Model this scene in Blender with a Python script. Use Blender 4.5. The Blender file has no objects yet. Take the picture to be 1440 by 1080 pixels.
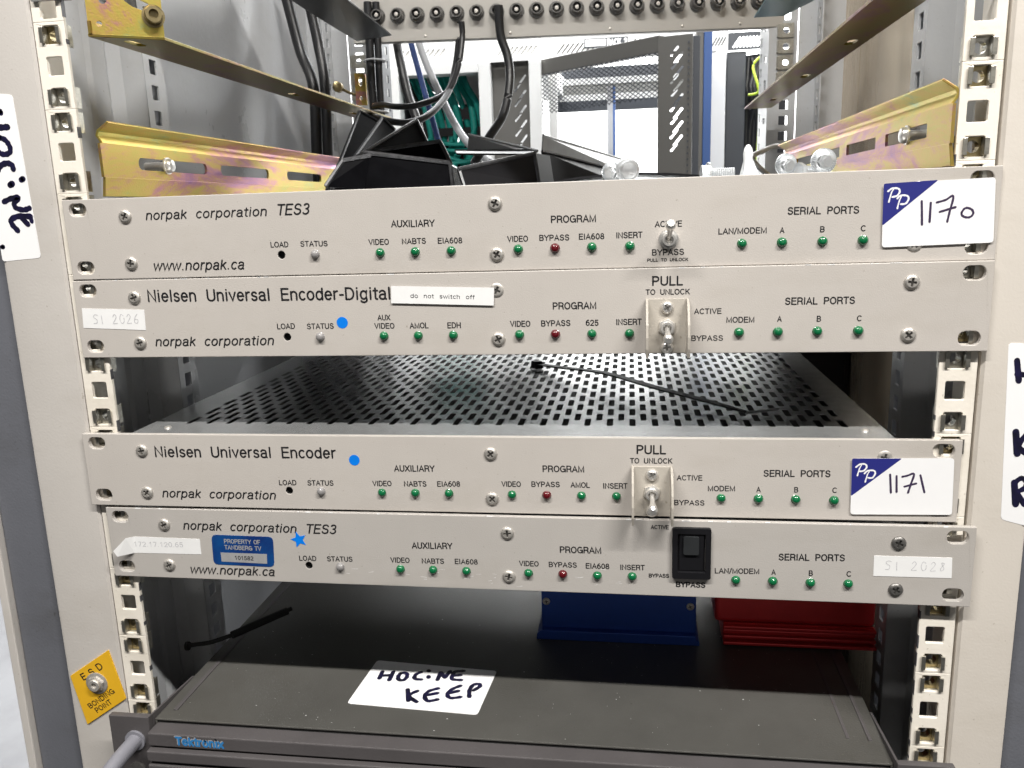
import bpy, bmesh, math, random
from mathutils import Vector, Matrix
from mathutils.geometry import tessellate_polygon
random.seed(7)
S = 0.001                      # every length below is in millimetres
scene = bpy.context.scene
col = scene.collection

# ---------------------------------------------------------------- camera
cam_d = bpy.data.cameras.new("Camera")
cam = bpy.data.objects.new("Camera", cam_d)
col.objects.link(cam)
RC = [[0.98944091, -0.14493589, 0.00051966], [0.14159911, 0.96741419, 0.20990352], [-0.03092528, -0.20761354, 0.97772197]]
rx = Vector([RC[i][0] for i in range(3)]); ry = Vector([RC[i][1] for i in range(3)]); rz = Vector([RC[i][2] for i in range(3)])
M = Matrix((rx, rz, -ry)).transposed().to_4x4()
M.translation = Vector((74.156, -432.459, -103.603)) * S
cam.matrix_world = M
cam_d.sensor_fit = 'HORIZONTAL'; cam_d.sensor_width = 36.0
cam_d.lens = 36.0 * 1171.59 / 1440.0
cam_d.dof.use_dof = True; cam_d.dof.focus_distance = 0.44; cam_d.dof.aperture_fstop = 38.0
cam_d.clip_start = 0.01; cam_d.clip_end = 50
scene.camera = cam

# ---------------------------------------------------------------- world and lamps
W = bpy.data.worlds.new("World"); scene.world = W; W.use_nodes = True
W.node_tree.nodes['Background'].inputs[0].default_value = (0.95, 0.97, 1.0, 1)
W.node_tree.nodes['Background'].inputs[1].default_value = 0.035
scene.view_settings.view_transform = 'Standard'
scene.view_settings.look = 'None'
scene.view_settings.exposure = 0.0
scene.view_settings.gamma = 1.0

def area(name, loc, target, sx, sy, power, colr):
    d = bpy.data.lights.new(name, 'AREA'); d.shape = 'RECTANGLE'; d.size = sx; d.size_y = sy
    d.energy = power; d.color = colr
    o = bpy.data.objects.new(name, d); col.objects.link(o)
    o.location = loc
    o.rotation_euler = (Vector(target) - Vector(loc)).to_track_quat('-Z', 'Y').to_euler()
    return o
# the fluorescent strip of the aisle in front of the rack, the pale room behind the
# photographer, and the strips over the aisle at the back of the rack
area('ceiling_strip_light', (0.85, -0.90, 1.20), (0.85, 0.0, -0.3), 0.9, 0.045, 44, (1.0, 0.97, 0.92))
area('ceiling_strip_light', (-0.38, -0.90, 1.20), (-0.38, 0.0, -0.3), 0.9, 0.045, 34, (1.0, 0.97, 0.92))
area('room_fill_light', (0.5, -1.9, 0.35), (0.0, 0.0, -0.25), 1.6, 1.2, 2.6, (1.0, 0.96, 0.9))
area('rear_aisle_light', (0.1, 1.05, 1.35), (0.1, 1.9, 0.1), 2.4, 0.4, 55, (0.97, 0.98, 1.0))
area('rear_wall_light', (0.2, 2.6, 1.8), (0.2, 3.5, 0.1), 3.0, 0.5, 520, (0.98, 0.99, 1.0))

# ---------------------------------------------------------------- materials
def mat(name, colr, rough=0.5, metal=0.0, var=0.0, vscale=30.0, bump=0.0, bscale=400.0, col2=None, spec=0.5, stretch=None, coat=0.0, rvar=0.0):
    m = bpy.data.materials.new(name); m.use_nodes = True
    nt = m.node_tree; b = nt.nodes['Principled BSDF']
    b.inputs['Base Color'].default_value = (*colr, 1)
    b.inputs['Roughness'].default_value = rough
    b.inputs['Metallic'].default_value = metal
    b.inputs['Specular IOR Level'].default_value = spec
    b.inputs['Coat Weight'].default_value = coat
    tc = nt.nodes.new('ShaderNodeTexCoord'); mp = nt.nodes.new('ShaderNodeMapping')
    nt.links.new(tc.outputs['Object'], mp.inputs['Vector'])
    if stretch: mp.inputs['Scale'].default_value = stretch
    if var > 0 or col2 or rvar:
        n = nt.nodes.new('ShaderNodeTexNoise'); n.inputs['Scale'].default_value = vscale; n.inputs['Detail'].default_value = 6; n.inputs['Roughness'].default_value = 0.65
        nt.links.new(mp.outputs['Vector'], n.inputs['Vector'])
        r = nt.nodes.new('ShaderNodeValToRGB')
        c2 = col2 if col2 else tuple(c * (1 - var) for c in colr)
        r.color_ramp.elements[0].color = (*c2, 1); r.color_ramp.elements[1].color = (*colr, 1)
        r.color_ramp.elements[0].position = 0.34; r.color_ramp.elements[1].position = 0.6
        nt.links.new(n.outputs['Fac'], r.inputs['Fac'])
        if var > 0 or col2: nt.links.new(r.outputs['Color'], b.inputs['Base Color'])
        if rvar:
            mr = nt.nodes.new('ShaderNodeMapRange'); mr.inputs['To Min'].default_value = rough - rvar; mr.inputs['To Max'].default_value = rough + rvar
            mr.inputs['From Min'].default_value = 0.3; mr.inputs['From Max'].default_value = 0.7
            nt.links.new(n.outputs['Fac'], mr.inputs['Value']); nt.links.new(mr.outputs['Result'], b.inputs['Roughness'])
    if bump:
        n2 = nt.nodes.new('ShaderNodeTexNoise'); n2.inputs['Scale'].default_value = bscale; n2.inputs['Detail'].default_value = 3
        nt.links.new(mp.outputs['Vector'], n2.inputs['Vector'])
        bp = nt.nodes.new('ShaderNodeBump'); bp.inputs['Strength'].default_value = bump; bp.inputs['Distance'].default_value = 0.0004
        nt.links.new(n2.outputs['Fac'], bp.inputs['Height']); nt.links.new(bp.outputs['Normal'], b.inputs['Normal'])
    return m

def grime(m, amount=0.16, scale=7.0):
    nt = m.node_tree; b = nt.nodes['Principled BSDF']; src = b.inputs['Base Color'].links[0].from_socket
    tc = nt.nodes.new('ShaderNodeTexCoord'); mp = nt.nodes.new('ShaderNodeMapping'); mp.inputs['Scale'].default_value = (1, 1, 2.2)
    nt.links.new(tc.outputs['Object'], mp.inputs['Vector'])
    n = nt.nodes.new('ShaderNodeTexNoise'); n.inputs['Scale'].default_value = scale; n.inputs['Detail'].default_value = 9; n.inputs['Roughness'].default_value = .7
    nt.links.new(mp.outputs['Vector'], n.inputs['Vector'])
    r = nt.nodes.new('ShaderNodeValToRGB'); r.color_ramp.elements[0].position = .52; r.color_ramp.elements[0].color = (1, 1, 1, 1)
    r.color_ramp.elements[1].position = .74; r.color_ramp.elements[1].color = (1-amount, 1-amount*1.1, 1-amount*1.3, 1)
    nt.links.new(n.outputs['Fac'], r.inputs['Fac'])
    n3 = nt.nodes.new('ShaderNodeTexNoise'); n3.inputs['Scale'].default_value = 420; n3.inputs['Detail'].default_value = 2; nt.links.new(tc.outputs['Object'], n3.inputs['Vector'])
    r3 = nt.nodes.new('ShaderNodeValToRGB'); r3.color_ramp.elements[0].position = .70; r3.color_ramp.elements[0].color = (1, 1, 1, 1); r3.color_ramp.elements[1].position = .78; r3.color_ramp.elements[1].color = (.72, .70, .66, 1)
    nt.links.new(n3.outputs['Fac'], r3.inputs['Fac'])
    prev = src
    for rr in (r, r3):
        mx = nt.nodes.new('ShaderNodeMix'); mx.data_type = 'RGBA'; mx.blend_type = 'MULTIPLY'; mx.inputs[0].default_value = 1
        nt.links.new(prev, mx.inputs[6]); nt.links.new(rr.outputs['Color'], mx.inputs[7]); prev = mx.outputs[2]
    nt.links.new(prev, b.inputs['Base Color'])
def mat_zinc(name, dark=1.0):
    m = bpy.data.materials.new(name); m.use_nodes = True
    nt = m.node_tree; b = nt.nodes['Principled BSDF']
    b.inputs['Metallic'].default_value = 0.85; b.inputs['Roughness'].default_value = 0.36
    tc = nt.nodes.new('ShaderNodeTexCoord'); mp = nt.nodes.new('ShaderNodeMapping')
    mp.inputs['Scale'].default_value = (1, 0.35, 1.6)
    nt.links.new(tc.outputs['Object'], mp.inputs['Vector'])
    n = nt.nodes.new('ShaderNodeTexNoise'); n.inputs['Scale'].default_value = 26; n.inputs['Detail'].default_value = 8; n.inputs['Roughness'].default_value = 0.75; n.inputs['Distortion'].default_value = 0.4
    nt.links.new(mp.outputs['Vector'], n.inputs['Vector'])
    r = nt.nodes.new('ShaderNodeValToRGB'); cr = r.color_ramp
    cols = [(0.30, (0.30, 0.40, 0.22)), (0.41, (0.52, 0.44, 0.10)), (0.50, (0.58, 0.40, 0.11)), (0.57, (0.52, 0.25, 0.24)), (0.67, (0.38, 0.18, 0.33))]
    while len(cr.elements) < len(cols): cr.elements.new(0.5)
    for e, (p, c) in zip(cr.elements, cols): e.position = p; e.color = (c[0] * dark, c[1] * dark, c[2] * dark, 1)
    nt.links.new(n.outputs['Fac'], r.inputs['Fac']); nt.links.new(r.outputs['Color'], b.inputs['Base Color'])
    n2 = nt.nodes.new('ShaderNodeTexNoise'); n2.inputs['Scale'].default_value = 900; nt.links.new(tc.outputs['Object'], n2.inputs['Vector'])
    bp = nt.nodes.new('ShaderNodeBump'); bp.inputs['Strength'].default_value = 0.25; bp.inputs['Distance'].default_value = 0.0003
    nt.links.new(n2.outputs['Fac'], bp.inputs['Height']); nt.links.new(bp.outputs['Normal'], b.inputs['Normal'])
    return m

MT = {
 'panel': mat('warm_grey_panel_paint', (0.505, 0.472, 0.440), 0.42, 0, 0.05, 14, 0.25, 1500, rvar=0.05),
 'panel_cool': mat('cool_grey_panel_paint', (0.455, 0.430, 0.405), 0.40, 0, 0.05, 14, 0.25, 1500, rvar=0.05),
 'guard': mat('guard_paint', (0.47, 0.435, 0.385), 0.38, 0, 0.08, 60, 0.2, 1200),
 'post_l': mat('post_paint_shaded', (0.56, 0.53, 0.50), 0.45, 0, 0.08, 6, 0.2, 700, rvar=0.06),  # post paint greyed to stand for weaker light on the left
 'post_r': mat('cream_post_paint', (0.62, 0.575, 0.52), 0.45, 0, 0.05, 6, 0.2, 700),
 'trim': mat('blue_grey_trim_paint', (0.13, 0.135, 0.155), 0.5, 0, 0.12, 10, 0.3, 700),
 'rail': mat('cream_rail_paint', (0.82, 0.77, 0.69), 0.42, 0, 0.05, 25, 0.25, 500),
 'chip': mat('bare_steel_edge', (0.12, 0.12, 0.13), 0.5, 0.4, 0.3, 80),
 'liner': mat('pale_grey_liner_paint', (0.49, 0.50, 0.515), 0.30, 0, 0.08, 5, 0.35, 260, rvar=0.06),
 'steel': mat('brushed_steel', (0.78, 0.66, 0.50), 0.26, 0.6, 0.15, 8, 0.12, 500, stretch=(1, 1, 0.08), rvar=0.07),
 'galv': mat('galvanised_sheet', (0.50, 0.51, 0.515), 0.24, 0.66, 0.10, 90, 0.05, 900, rvar=0.03),
 'chrome': mat('bright_nickel', (0.85, 0.83, 0.80), 0.28, 0.75, 0.1, 300),
 'bolt': mat('bright_zinc_bolt', (0.86, 0.88, 0.90), 0.30, 0.8, 0.1, 400),
 'screw': mat('nickel_screw', (0.60, 0.57, 0.53), 0.42, 0.6, 0.25, 500),
 'screw_dark': mat('dark_steel_screw', (0.24, 0.23, 0.22), 0.38, 0.7, 0.25, 500),
 'recess': mat('screw_recess', (0.10, 0.095, 0.09), 0.5, 0.7),
 'nut_y': mat('yellow_zinc_nut', (0.42, 0.34, 0.18), 0.32, 0.9, 0.3, 300),
 'nut_s': mat('silver_zinc_nut', (0.55, 0.53, 0.47), 0.32, 0.9, 0.3, 300),
 'ink': mat('black_screen_print', (0.012, 0.012, 0.014), 0.45),
 'marker': mat('dark_blue_black_marker', (0.012, 0.010, 0.045), 0.35, 0, col2=(0.006, 0.006, 0.012), vscale=150),
 'pen': mat('purple_black_pen', (0.045, 0.03, 0.07), 0.4),
 'pencil': mat('faint_pencil', (0.45, 0.45, 0.47), 0.6, 0, col2=(0.66, 0.66, 0.68), vscale=700),
 'green': mat('green_lens', (0.004, 0.13, 0.045), 0.18, 0, coat=0.6),
 'red': mat('red_lens', (0.10, 0.005, 0.009), 0.18, 0, coat=0.6),
 'greylens': mat('grey_lens', (0.26, 0.25, 0.25), 0.25, 0, coat=0.5),
 'hole': mat('dark_hole', (0.01, 0.01, 0.01), 0.7),
 'white': mat('white_label_paper', (0.84, 0.84, 0.85), 0.42, 0, 0.02, 30),
 'tape': mat('white_tape', (0.82, 0.82, 0.82), 0.5, 0, 0.04, 80, 0.1, 300),
 'navy': mat('navy_print', (0.022, 0.026, 0.19), 0.38),
 'bluedot': mat('bright_blue_sticker', (0.0, 0.20, 0.80), 0.42, 0, 0.12, 120),
 'tagblue': mat('blue_foil_tag', (0.01, 0.09, 0.33), 0.28, 0.35, col2=(0.012, 0.025, 0.17), vscale=28),
 'silver': mat('silver_foil', (0.50, 0.50, 0.51), 0.38, 0.35, 0.1, 200),
 'black': mat('black_plastic', (0.010, 0.010, 0.012), 0.45, 0, 0.2, 40, 0.1, 500, spec=0.25),
 'blackpaint': mat('black_gloss_paint', (0.004, 0.004, 0.005), 0.42, 0, 0.3, 90, 0.1, 300, rvar=0.05, spec=0.03),
 'blackedge': mat('worn_sheet_edge', (0.07, 0.07, 0.075), 0.4, 0.5, 0.5, 200),
 'cable': mat('black_cable_sheath', (0.012, 0.012, 0.014), 0.38, 0, 0.2, 60),
 'pad': mat('charcoal_rocker_pad', (0.02, 0.022, 0.024), 0.5),
 'dkgrey': mat('dark_grey_cover_paint', (0.078, 0.076, 0.070), 0.48, 0, 0.16, 9, 0.35, 900, rvar=0.07),
 'bezel': mat('brown_grey_bezel', (0.085, 0.078, 0.080), 0.5, 0, 0.15, 20, 0.3, 800),
 'bluebox': mat('blue_anodised', (0.015, 0.06, 0.32), 0.38, 0.3, 0.15, 30, 0.2, 700),
 'redbox': mat('red_anodised', (0.60, 0.03, 0.035), 0.36, 0.35, 0.15, 30, 0.2, 700),
 'tektext': mat('light_blue_print', (0.03, 0.19, 0.45), 0.5),
 'yellow': mat('yellow_plate', (0.76, 0.43, 0.02), 0.45, 0, 0.06, 60),
 'handle': mat('grey_handle', (0.22, 0.22, 0.25), 0.42, 0, 0.08, 60),
 'zinc': mat_zinc('iridescent_zinc'), 'zinc_shaded': mat_zinc('iridescent_zinc_shaded', 0.40),  # second zinc is toned down: shade put into the upper brackets' undersides
 'patch': mat('pale_grey_patch_panel', (0.46, 0.44, 0.41), 0.38, 0.25, 0.06, 12, 0.15, 600),
 'bnc': mat('bnc_nickel', (0.30, 0.29, 0.28), 0.28, 0.95, 0.2, 300),
 'shelf': mat('dark_grey_shelf_sheet', (0.07, 0.075, 0.08), 0.32, 0.5, 0.15, 20),
 'greysheet': mat('mid_grey_sheet', (0.16, 0.165, 0.175), 0.35, 0.5, 0.1, 30),
 'channel': mat('weathered_grey_sheet', (0.36, 0.36, 0.35), 0.42, 0.3, 0.15, 40),
 'teal_sheet': mat('teal_film', (0.015, 0.10, 0.12), 0.35, 0.2),
 'tealcable': mat('teal_cable', (0.02, 0.45, 0.38), 0.5, 0, 0.3, 20),
 'wrack': mat('white_rack_paint', (0.80, 0.80, 0.78), 0.5, 0, 0.04, 8),
 'grack': mat('mid_grey_rack_paint', (0.115, 0.11, 0.10), 0.5, 0, 0.06, 8),
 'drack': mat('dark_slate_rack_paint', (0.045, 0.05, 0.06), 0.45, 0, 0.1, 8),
 'blue': mat('blue_rack_edge', (0.035, 0.09, 0.26), 0.5),
 'wall': mat('white_wall_paint', (0.82, 0.82, 0.80), 0.8, 0, 0.03, 4),
 'floor': mat('grey_floor_tiles', (0.30, 0.30, 0.31), 0.5, 0, 0.15, 5),
 'bluecable': mat('blue_cable', (0.02, 0.05, 0.18), 0.4),
 'greycable': mat('grey_cable', (0.35, 0.36, 0.38), 0.4),
 'whitecable': mat('white_cable', (0.7, 0.7, 0.68), 0.4),
 'ycable': mat('yellow_green_cable', (0.45, 0.60, 0.03), 0.45),
 'clear': mat('milky_plastic', (0.80, 0.82, 0.84), 0.25, 0, 0.05, 60),
 'fillgrey': mat('cable_tray_steel', (0.30, 0.30, 0.28), 0.5, 0.3, 0.5, 60, stretch=(0.3, 1, 6)),
}

for k_ in ('panel', 'panel_cool', 'post_l', 'post_r', 'rail', 'dkgrey', 'trim', 'guard', 'liner'): grime(MT[k_], .2 if k_ in ('dkgrey', 'trim', 'rail') else .10)
# ---------------------------------------------------------------- mesh builder
class MB:
    def __init__(s): s.v = []; s.f = []
    def add(s, vs, fs):
        n = len(s.v); s.v += [tuple(p) for p in vs]; s.f += [tuple(i + n for i in f) for f in fs]; return s
    def box(s, x0, x1, y0, y1, z0, z1):
        return s.add([(x0,y0,z0),(x1,y0,z0),(x1,y1,z0),(x0,y1,z0),(x0,y0,z1),(x1,y0,z1),(x1,y1,z1),(x0,y1,z1)],
              [(0,3,2,1),(4,5,6,7),(0,1,5,4),(1,2,6,5),(2,3,7,6),(3,0,4,7)])
    def hexa(s, a, b):           # two matching quads joined
        return s.add(list(a) + list(b), [(0,1,2,3),(7,6,5,4),(0,4,5,1),(1,5,6,2),(2,6,7,3),(3,7,4,0)])
    def plate(s, outer, holes, t, fr):
        loops = [outer] + list(holes)
        tris = tessellate_polygon([[Vector((u, v, 0)) for u, v in l] for l in loops])
        flat = [p for l in loops for p in l]; N = len(flat)
        vs = [fr(u, v, 0) for u, v in flat] + [fr(u, v, -t) for u, v in flat]
        fs = [tuple(x) for x in tris] + [tuple(i + N for i in reversed(x)) for x in tris]
        o = 0
        for l in loops:
            n = len(l)
            for i in range(n):
                j = (i + 1) % n; fs.append((o + i, o + j, o + j + N, o + i + N))
            o += n
        return s.add(vs, fs)
    def flat(s, outer, fr, holes=()):
        loops = [outer] + list(holes)
        tris = tessellate_polygon([[Vector((u, v, 0)) for u, v in l] for l in loops])
        return s.add([fr(u, v, 0) for l in loops for u, v in l], [tuple(x) for x in tris])
    def lathe(s, prof, seg, fr, cap0=True, cap1=True, rot=0.0):   # prof: (radius, d)
        n0 = len(s.v); k = len(prof)
        vs = []
        for r, d in prof:
            for i in range(seg):
                a = rot + 2 * math.pi * i / seg; vs.append(fr(r * math.cos(a), r * math.sin(a), d))
        fs = []
        for j in range(k - 1):
            for i in range(seg):
                a = j * seg + i; b = j * seg + (i + 1) % seg; fs.append((a, b, b + seg, a + seg))
        if cap0: fs.append(tuple(reversed(range(seg))))
        if cap1: fs.append(tuple(range((k - 1) * seg, k * seg)))
        return s.add(vs, fs)
    def tube(s, pts, r, seg=10, smooth=5):
        P = [Vector(p) for p in pts]
        if smooth > 1 and len(P) > 2: P = spline(P, smooth)
        up = Vector((0.13, 0.2, 0.97)); rings = []
        for i, p in enumerate(P):
            t = (P[min(i + 1, len(P) - 1)] - P[max(i - 1, 0)]).normalized()
            a = t.cross(up)
            if a.length < 0.2: a = t.cross(Vector((1, 0, 0)))
            a.normalize(); b = t.cross(a)
            rings.append([p + a * (r * math.cos(2 * math.pi * k / seg)) + b * (r * math.sin(2 * math.pi * k / seg)) for k in range(seg)])
        vs = [v for q in rings for v in q]; fs = []
        for j in range(len(rings) - 1):
            for i in range(seg):
                fs.append((j*seg+i, j*seg+(i+1)%seg, (j+1)*seg+(i+1)%seg, (j+1)*seg+i))
        fs.append(tuple(reversed(range(seg)))); fs.append(tuple(range((len(rings)-1)*seg, len(rings)*seg)))
        return s.add(vs, fs)
    def extr(s, prof, y0, y1, closed=True):       # profile in (x,z) swept along y
        n = len(prof); vs = [(x, y0, z) for x, z in prof] + [(x, y1, z) for x, z in prof]
        fs = [(i, (i+1) % n, (i+1) % n + n, i + n) for i in range(n if closed else n - 1)]
        if closed: fs += [tuple(range(n)), tuple(reversed(range(n, 2*n)))]
        return s.add(vs, fs)

def spline(P, k):
    P = [Vector(p) for p in P]; out = []
    for i in range(len(P) - 1):
        p0 = P[max(i-1, 0)]; p1 = P[i]; p2 = P[i+1]; p3 = P[min(i+2, len(P)-1)]
        for j in range(k):
            t = j / k
            out.append(0.5 * ((2*p1) + (p2-p0)*t + (2*p0-5*p1+4*p2-p3)*t*t + (-p0+3*p1-3*p2+p3)*t**3))
    out.append(P[-1]); return out

def thick(path, t, off):
    """closed outline of a bent sheet (x,z profile) of thickness t"""
    P = [Vector((a, b)) for a, b in path]; L = []; Rr = []
    for i, p in enumerate(P):
        d = (P[min(i+1, len(P)-1)] - P[max(i-1, 0)]).normalized(); n = Vector((-d.y, d.x))
        L.append(tuple(p)); Rr.append(tuple(p + n * t * off))
    return L + Rr[::-1]

def rrect(cx, cy, w, h, r=0, k=3):
    if r <= 0: return [(cx-w/2,cy-h/2),(cx+w/2,cy-h/2),(cx+w/2,cy+h/2),(cx-w/2,cy+h/2)]
    r = min(r, w/2 - 1e-4, h/2 - 1e-4); o = []
    for sx, sy, a0 in ((1,-1,-90),(1,1,0),(-1,1,90),(-1,-1,180)):
        for i in range(k + 1):
            a = math.radians(a0 + 90 * i / k); o.append((cx+sx*(w/2-r)+r*math.cos(a), cy+sy*(h/2-r)+r*math.sin(a)))
    return o
def circ(cx, cy, r, n=16, rot=0): return [(cx+r*math.cos(rot+2*math.pi*i/n), cy+r*math.sin(rot+2*math.pi*i/n)) for i in range(n)]
def rquad(pts, r, k=3):          # any convex polygon with rounded corners
    o = []; n = len(pts); P = [Vector(p) for p in pts]
    for i in range(n):
        a = P[i-1]; b = P[i]; c = P[(i+1) % n]; u = (a-b).normalized(); w = (c-b).normalized()
        p0 = b + u*r; p1 = b + w*r
        for j in range(k + 1):
            t = j / k; q = (1-t)**2*p0 + 2*t*(1-t)*b + t*t*p1; o.append((q.x, q.y))
    return o

def front(y0=0.0): return lambda u, v, d: (u, y0 - d, v)              # faces the viewer (-y)
def top(z0=0.0): return lambda u, v, d: (u, v, z0 + d)                # faces up
def facex(x0, sgn): return lambda u, v, d: (x0 + sgn * d, u, v)       # faces +x or -x

def empty(name, loc=(0, 0, 0), rot=None, label=None, cat=None, group=None, kind=None, parent=None):
    o = bpy.data.objects.new(name, None); col.objects.link(o); o.empty_display_size = 0.01
    if rot is not None:
        m = Matrix(rot).to_4x4(); m.translation = Vector(loc) * S; o.matrix_world = m
    else: o.location = Vector(loc) * S
    tag(o, label, cat, group, kind)
    if parent: o.parent = parent
    return o
def tag(o, label=None, cat=None, group=None, kind=None):
    if label: o['label'] = label
    if cat: o['category'] = cat
    if group: o['group'] = group
    if kind: o['kind'] = kind
    return o
def obj(name, mb, m, parent=None, label=None, cat=None, group=None, kind=None, bevel=0, smooth=False, loc=None, seg=2):
    me = bpy.data.meshes.new(name)
    me.from_pydata([(a*S, b*S, c*S) for a, b, c in mb.v], [], mb.f)
    bm = bmesh.new(); bm.from_mesh(me); bmesh.ops.recalc_face_normals(bm, faces=bm.faces); bm.to_mesh(me); bm.free()
    me.materials.append(MT[m])
    if smooth:
        me.shade_smooth(); me.set_sharp_from_angle(angle=math.radians(35))
    o = bpy.data.objects.new(name, me); col.objects.link(o)
    if loc: o.location = Vector(loc) * S
    if parent: o.parent = parent
    tag(o, label, cat, group, kind)
    if bevel:
        b = o.modifiers.new('bevel', 'BEVEL'); b.width = bevel * S; b.segments = seg; b.limit_method = 'ANGLE'; b.angle_limit = math.radians(40)
    return o
def inst(src, loc, parent=None, rot=None):
    o = src.copy(); col.objects.link(o); o.location = Vector(loc) * S
    if rot is not None: o.rotation_euler = rot
    if parent: o.parent = parent
    return o

# ---------------------------------------------------------------- writing
# a single-stroke grotesque, drawn here: cap height 1, x height 0.74
def A_(cx, cy, rx, ry, a0, a1, n=None):
    n = n or max(4, int(abs(a1 - a0) / 22)); return [(cx + rx*math.cos(math.radians(a0 + (a1-a0)*i/n)), cy + ry*math.sin(math.radians(a0 + (a1-a0)*i/n))) for i in range(n+1)]
X_ = 0.74
GL = {
 'A': (.74, [[(.04,0),(.37,1),(.70,0)], [(.15,.33),(.59,.33)]]),
 'B': (.70, [[(.08,0),(.08,1),(.38,1)]+A_(.38,.76,.22,.24,90,-90)[1:]+[(.08,.52)], [(.38,.52)]+A_(.40,.26,.24,.26,90,-90)[1:]+[(.08,0)]]),
 'C': (.76, [A_(.40,.5,.34,.5,48,312,14)]),
 'D': (.74, [[(.08,0),(.08,1),(.34,1)]+A_(.34,.5,.34,.5,90,-90,10)[1:]+[(.08,0)]]),
 'E': (.66, [[(.60,1),(.08,1),(.08,0),(.61,0)], [(.08,.53),(.56,.53)]]),
 'F': (.60, [[(.56,1),(.08,1),(.08,0)], [(.08,.52),(.50,.52)]]),
 'G': (.80, [A_(.40,.5,.34,.5,50,335,14)+[(.74,.48),(.44,.48)], [(.74,.40),(.74,0)]]),
 'H': (.74, [[(.08,0),(.08,1)], [(.66,0),(.66,1)], [(.08,.53),(.66,.53)]]),
 'I': (.24, [[(.12,0),(.12,1)]]),
 'K': (.70, [[(.08,0),(.08,1)], [(.62,1),(.08,.38)], [(.28,.60),(.66,0)]]),
 'L': (.58, [[(.08,1),(.08,0),(.54,0)]]),
 'M': (.86, [[(.08,0),(.08,1),(.43,.05),(.78,1),(.78,0)]]),
 'N': (.74, [[(.08,0),(.08,1),(.66,0),(.66,1)]]),
 'O': (.80, [A_(.40,.5,.34,.5,90,450,20)]),
 'P': (.68, [[(.08,0),(.08,1),(.38,1)]+A_(.38,.73,.24,.27,90,-90)[1:]+[(.08,.46)]]),
 'R': (.72, [[(.08,0),(.08,1),(.40,1)]+A_(.40,.74,.24,.26,90,-90)[1:]+[(.08,.48)], [(.40,.48)]+A_(.42,.26,.20,.20,80,0)+[(.63,.08),(.68,0)]]),
 'S': (.70, [A_(.35,.745,.25,.255,20,215,10)+[(.35,.52)]+A_(.35,.265,.27,.265,50,-165,11)]),
 'T': (.64, [[(.02,1),(.62,1)], [(.32,1),(.32,0)]]),
 'U': (.74, [[(.08,1),(.08,.33)]+A_(.37,.30,.29,.30,180,360,10)+[(.66,.33),(.66,1)]]),
 'V': (.70, [[(.03,1),(.35,0),(.67,1)]]),
 'X': (.70, [[(.03,1),(.67,0)], [(.67,1),(.03,0)]]),
 'Y': (.70, [[(.02,1),(.35,.45),(.68,1)], [(.35,.45),(.35,0)]]),
 'a': (.60, [A_(.28,.55,.21,.19,165,0,7)+[(.49,.12)]+A_(.56,.10,.07,.10,180,270,3), [(.49,.44)]+A_(.30,.20,.24,.21,75,290,9)+[(.49,.14)]]),
 'c': (.54, [A_(.30,.37,.24,.37,48,312,12)]),
 'd': (.62, [[(.54,1),(.54,0)], A_(.30,.37,.24,.37,30,330,12)]),
 'e': (.60, [[(.06,.39),(.54,.39)]+A_(.30,.37,.24,.37,4,318,14)]),
 'f': (.34, [[(.16,0),(.16,.80)]+A_(.30,.82,.14,.18,180,95,4), [(.02,X_),(.32,X_)]]),
 'g': (.62, [[(.54,X_),(.54,-.08)]+A_(.30,-.06,.24,.22,0,-155,8), A_(.30,.37,.24,.36,30,330,12)]),
 'h': (.60, [[(.08,1),(.08,0)], A_(.30,.48,.22,.26,165,0,7)+[(.52,0)]]),
 'i': (.24, [[(.12,0),(.12,X_)], [(.12,.98),(.12,.99)]]),
 'k': (.54, [[(.08,1),(.08,0)], [(.46,X_),(.08,.30)], [(.22,.45),(.50,0)]]),
 'l': (.24, [[(.12,0),(.12,1)]]),
 'n': (.60, [[(.08,X_),(.08,0)], A_(.30,.48,.22,.26,165,0,7)+[(.52,0)]]),
 'o': (.62, [A_(.31,.37,.25,.37,90,450,18)]),
 'p': (.62, [[(.08,X_),(.08,-.26)], A_(.32,.37,.24,.37,150,-150,12)]),
 'r': (.38, [[(.08,X_),(.08,0)], A_(.32,.44,.24,.30,170,85,5)]),
 's': (.52, [A_(.26,.55,.18,.19,20,220,8)+[(.26,.38)]+A_(.26,.19,.20,.19,45,-160,8)]),
 't': (.34, [[(.17,.95),(.17,.14)]+A_(.29,.13,.12,.13,180,280,4), [(.02,X_),(.33,X_)]]),
 'v': (.54, [[(.03,X_),(.27,0),(.51,X_)]]),
 'w': (.80, [[(.02,X_),(.21,0),(.40,X_),(.59,0),(.78,X_)]]),
 'x': (.52, [[(.03,X_),(.49,0)], [(.49,X_),(.03,0)]]),
 '0': (.62, [A_(.31,.5,.25,.5,90,450,18)]),
 '1': (.62, [[(.14,.74),(.34,1),(.34,0)]]),
 '2': (.62, [A_(.31,.72,.24,.28,165,-35,9)+[(.06,0),(.57,0)]]),
 '3': (.62, [A_(.30,.76,.22,.24,150,-90,10), A_(.30,.26,.25,.26,90,-150,11)]),
 '4': (.62, [[(.44,0),(.44,1),(.04,.28),(.58,.28)]]),
 '5': (.62, [[(.53,1),(.14,1),(.09,.50)]+A_(.30,.32,.25,.32,125,-150,12)]),
 '6': (.62, [A_(.31,.31,.24,.31,90,450,16), A_(.38,.42,.31,.58,75,185,8)]),
 '7': (.62, [[(.06,1),(.56,1),(.24,0)]]),
 '8': (.62, [A_(.31,.76,.20,.24,90,450,14), A_(.31,.26,.25,.26,90,450,16)]),
 '.': (.26, [[(.13,.03),(.13,.04)]]), '-': (.36, [[(.05,.40),(.31,.40)]]), '/': (.36, [[(.02,-.05),(.34,1.05)]]), ' ': (.36, []),
}
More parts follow.
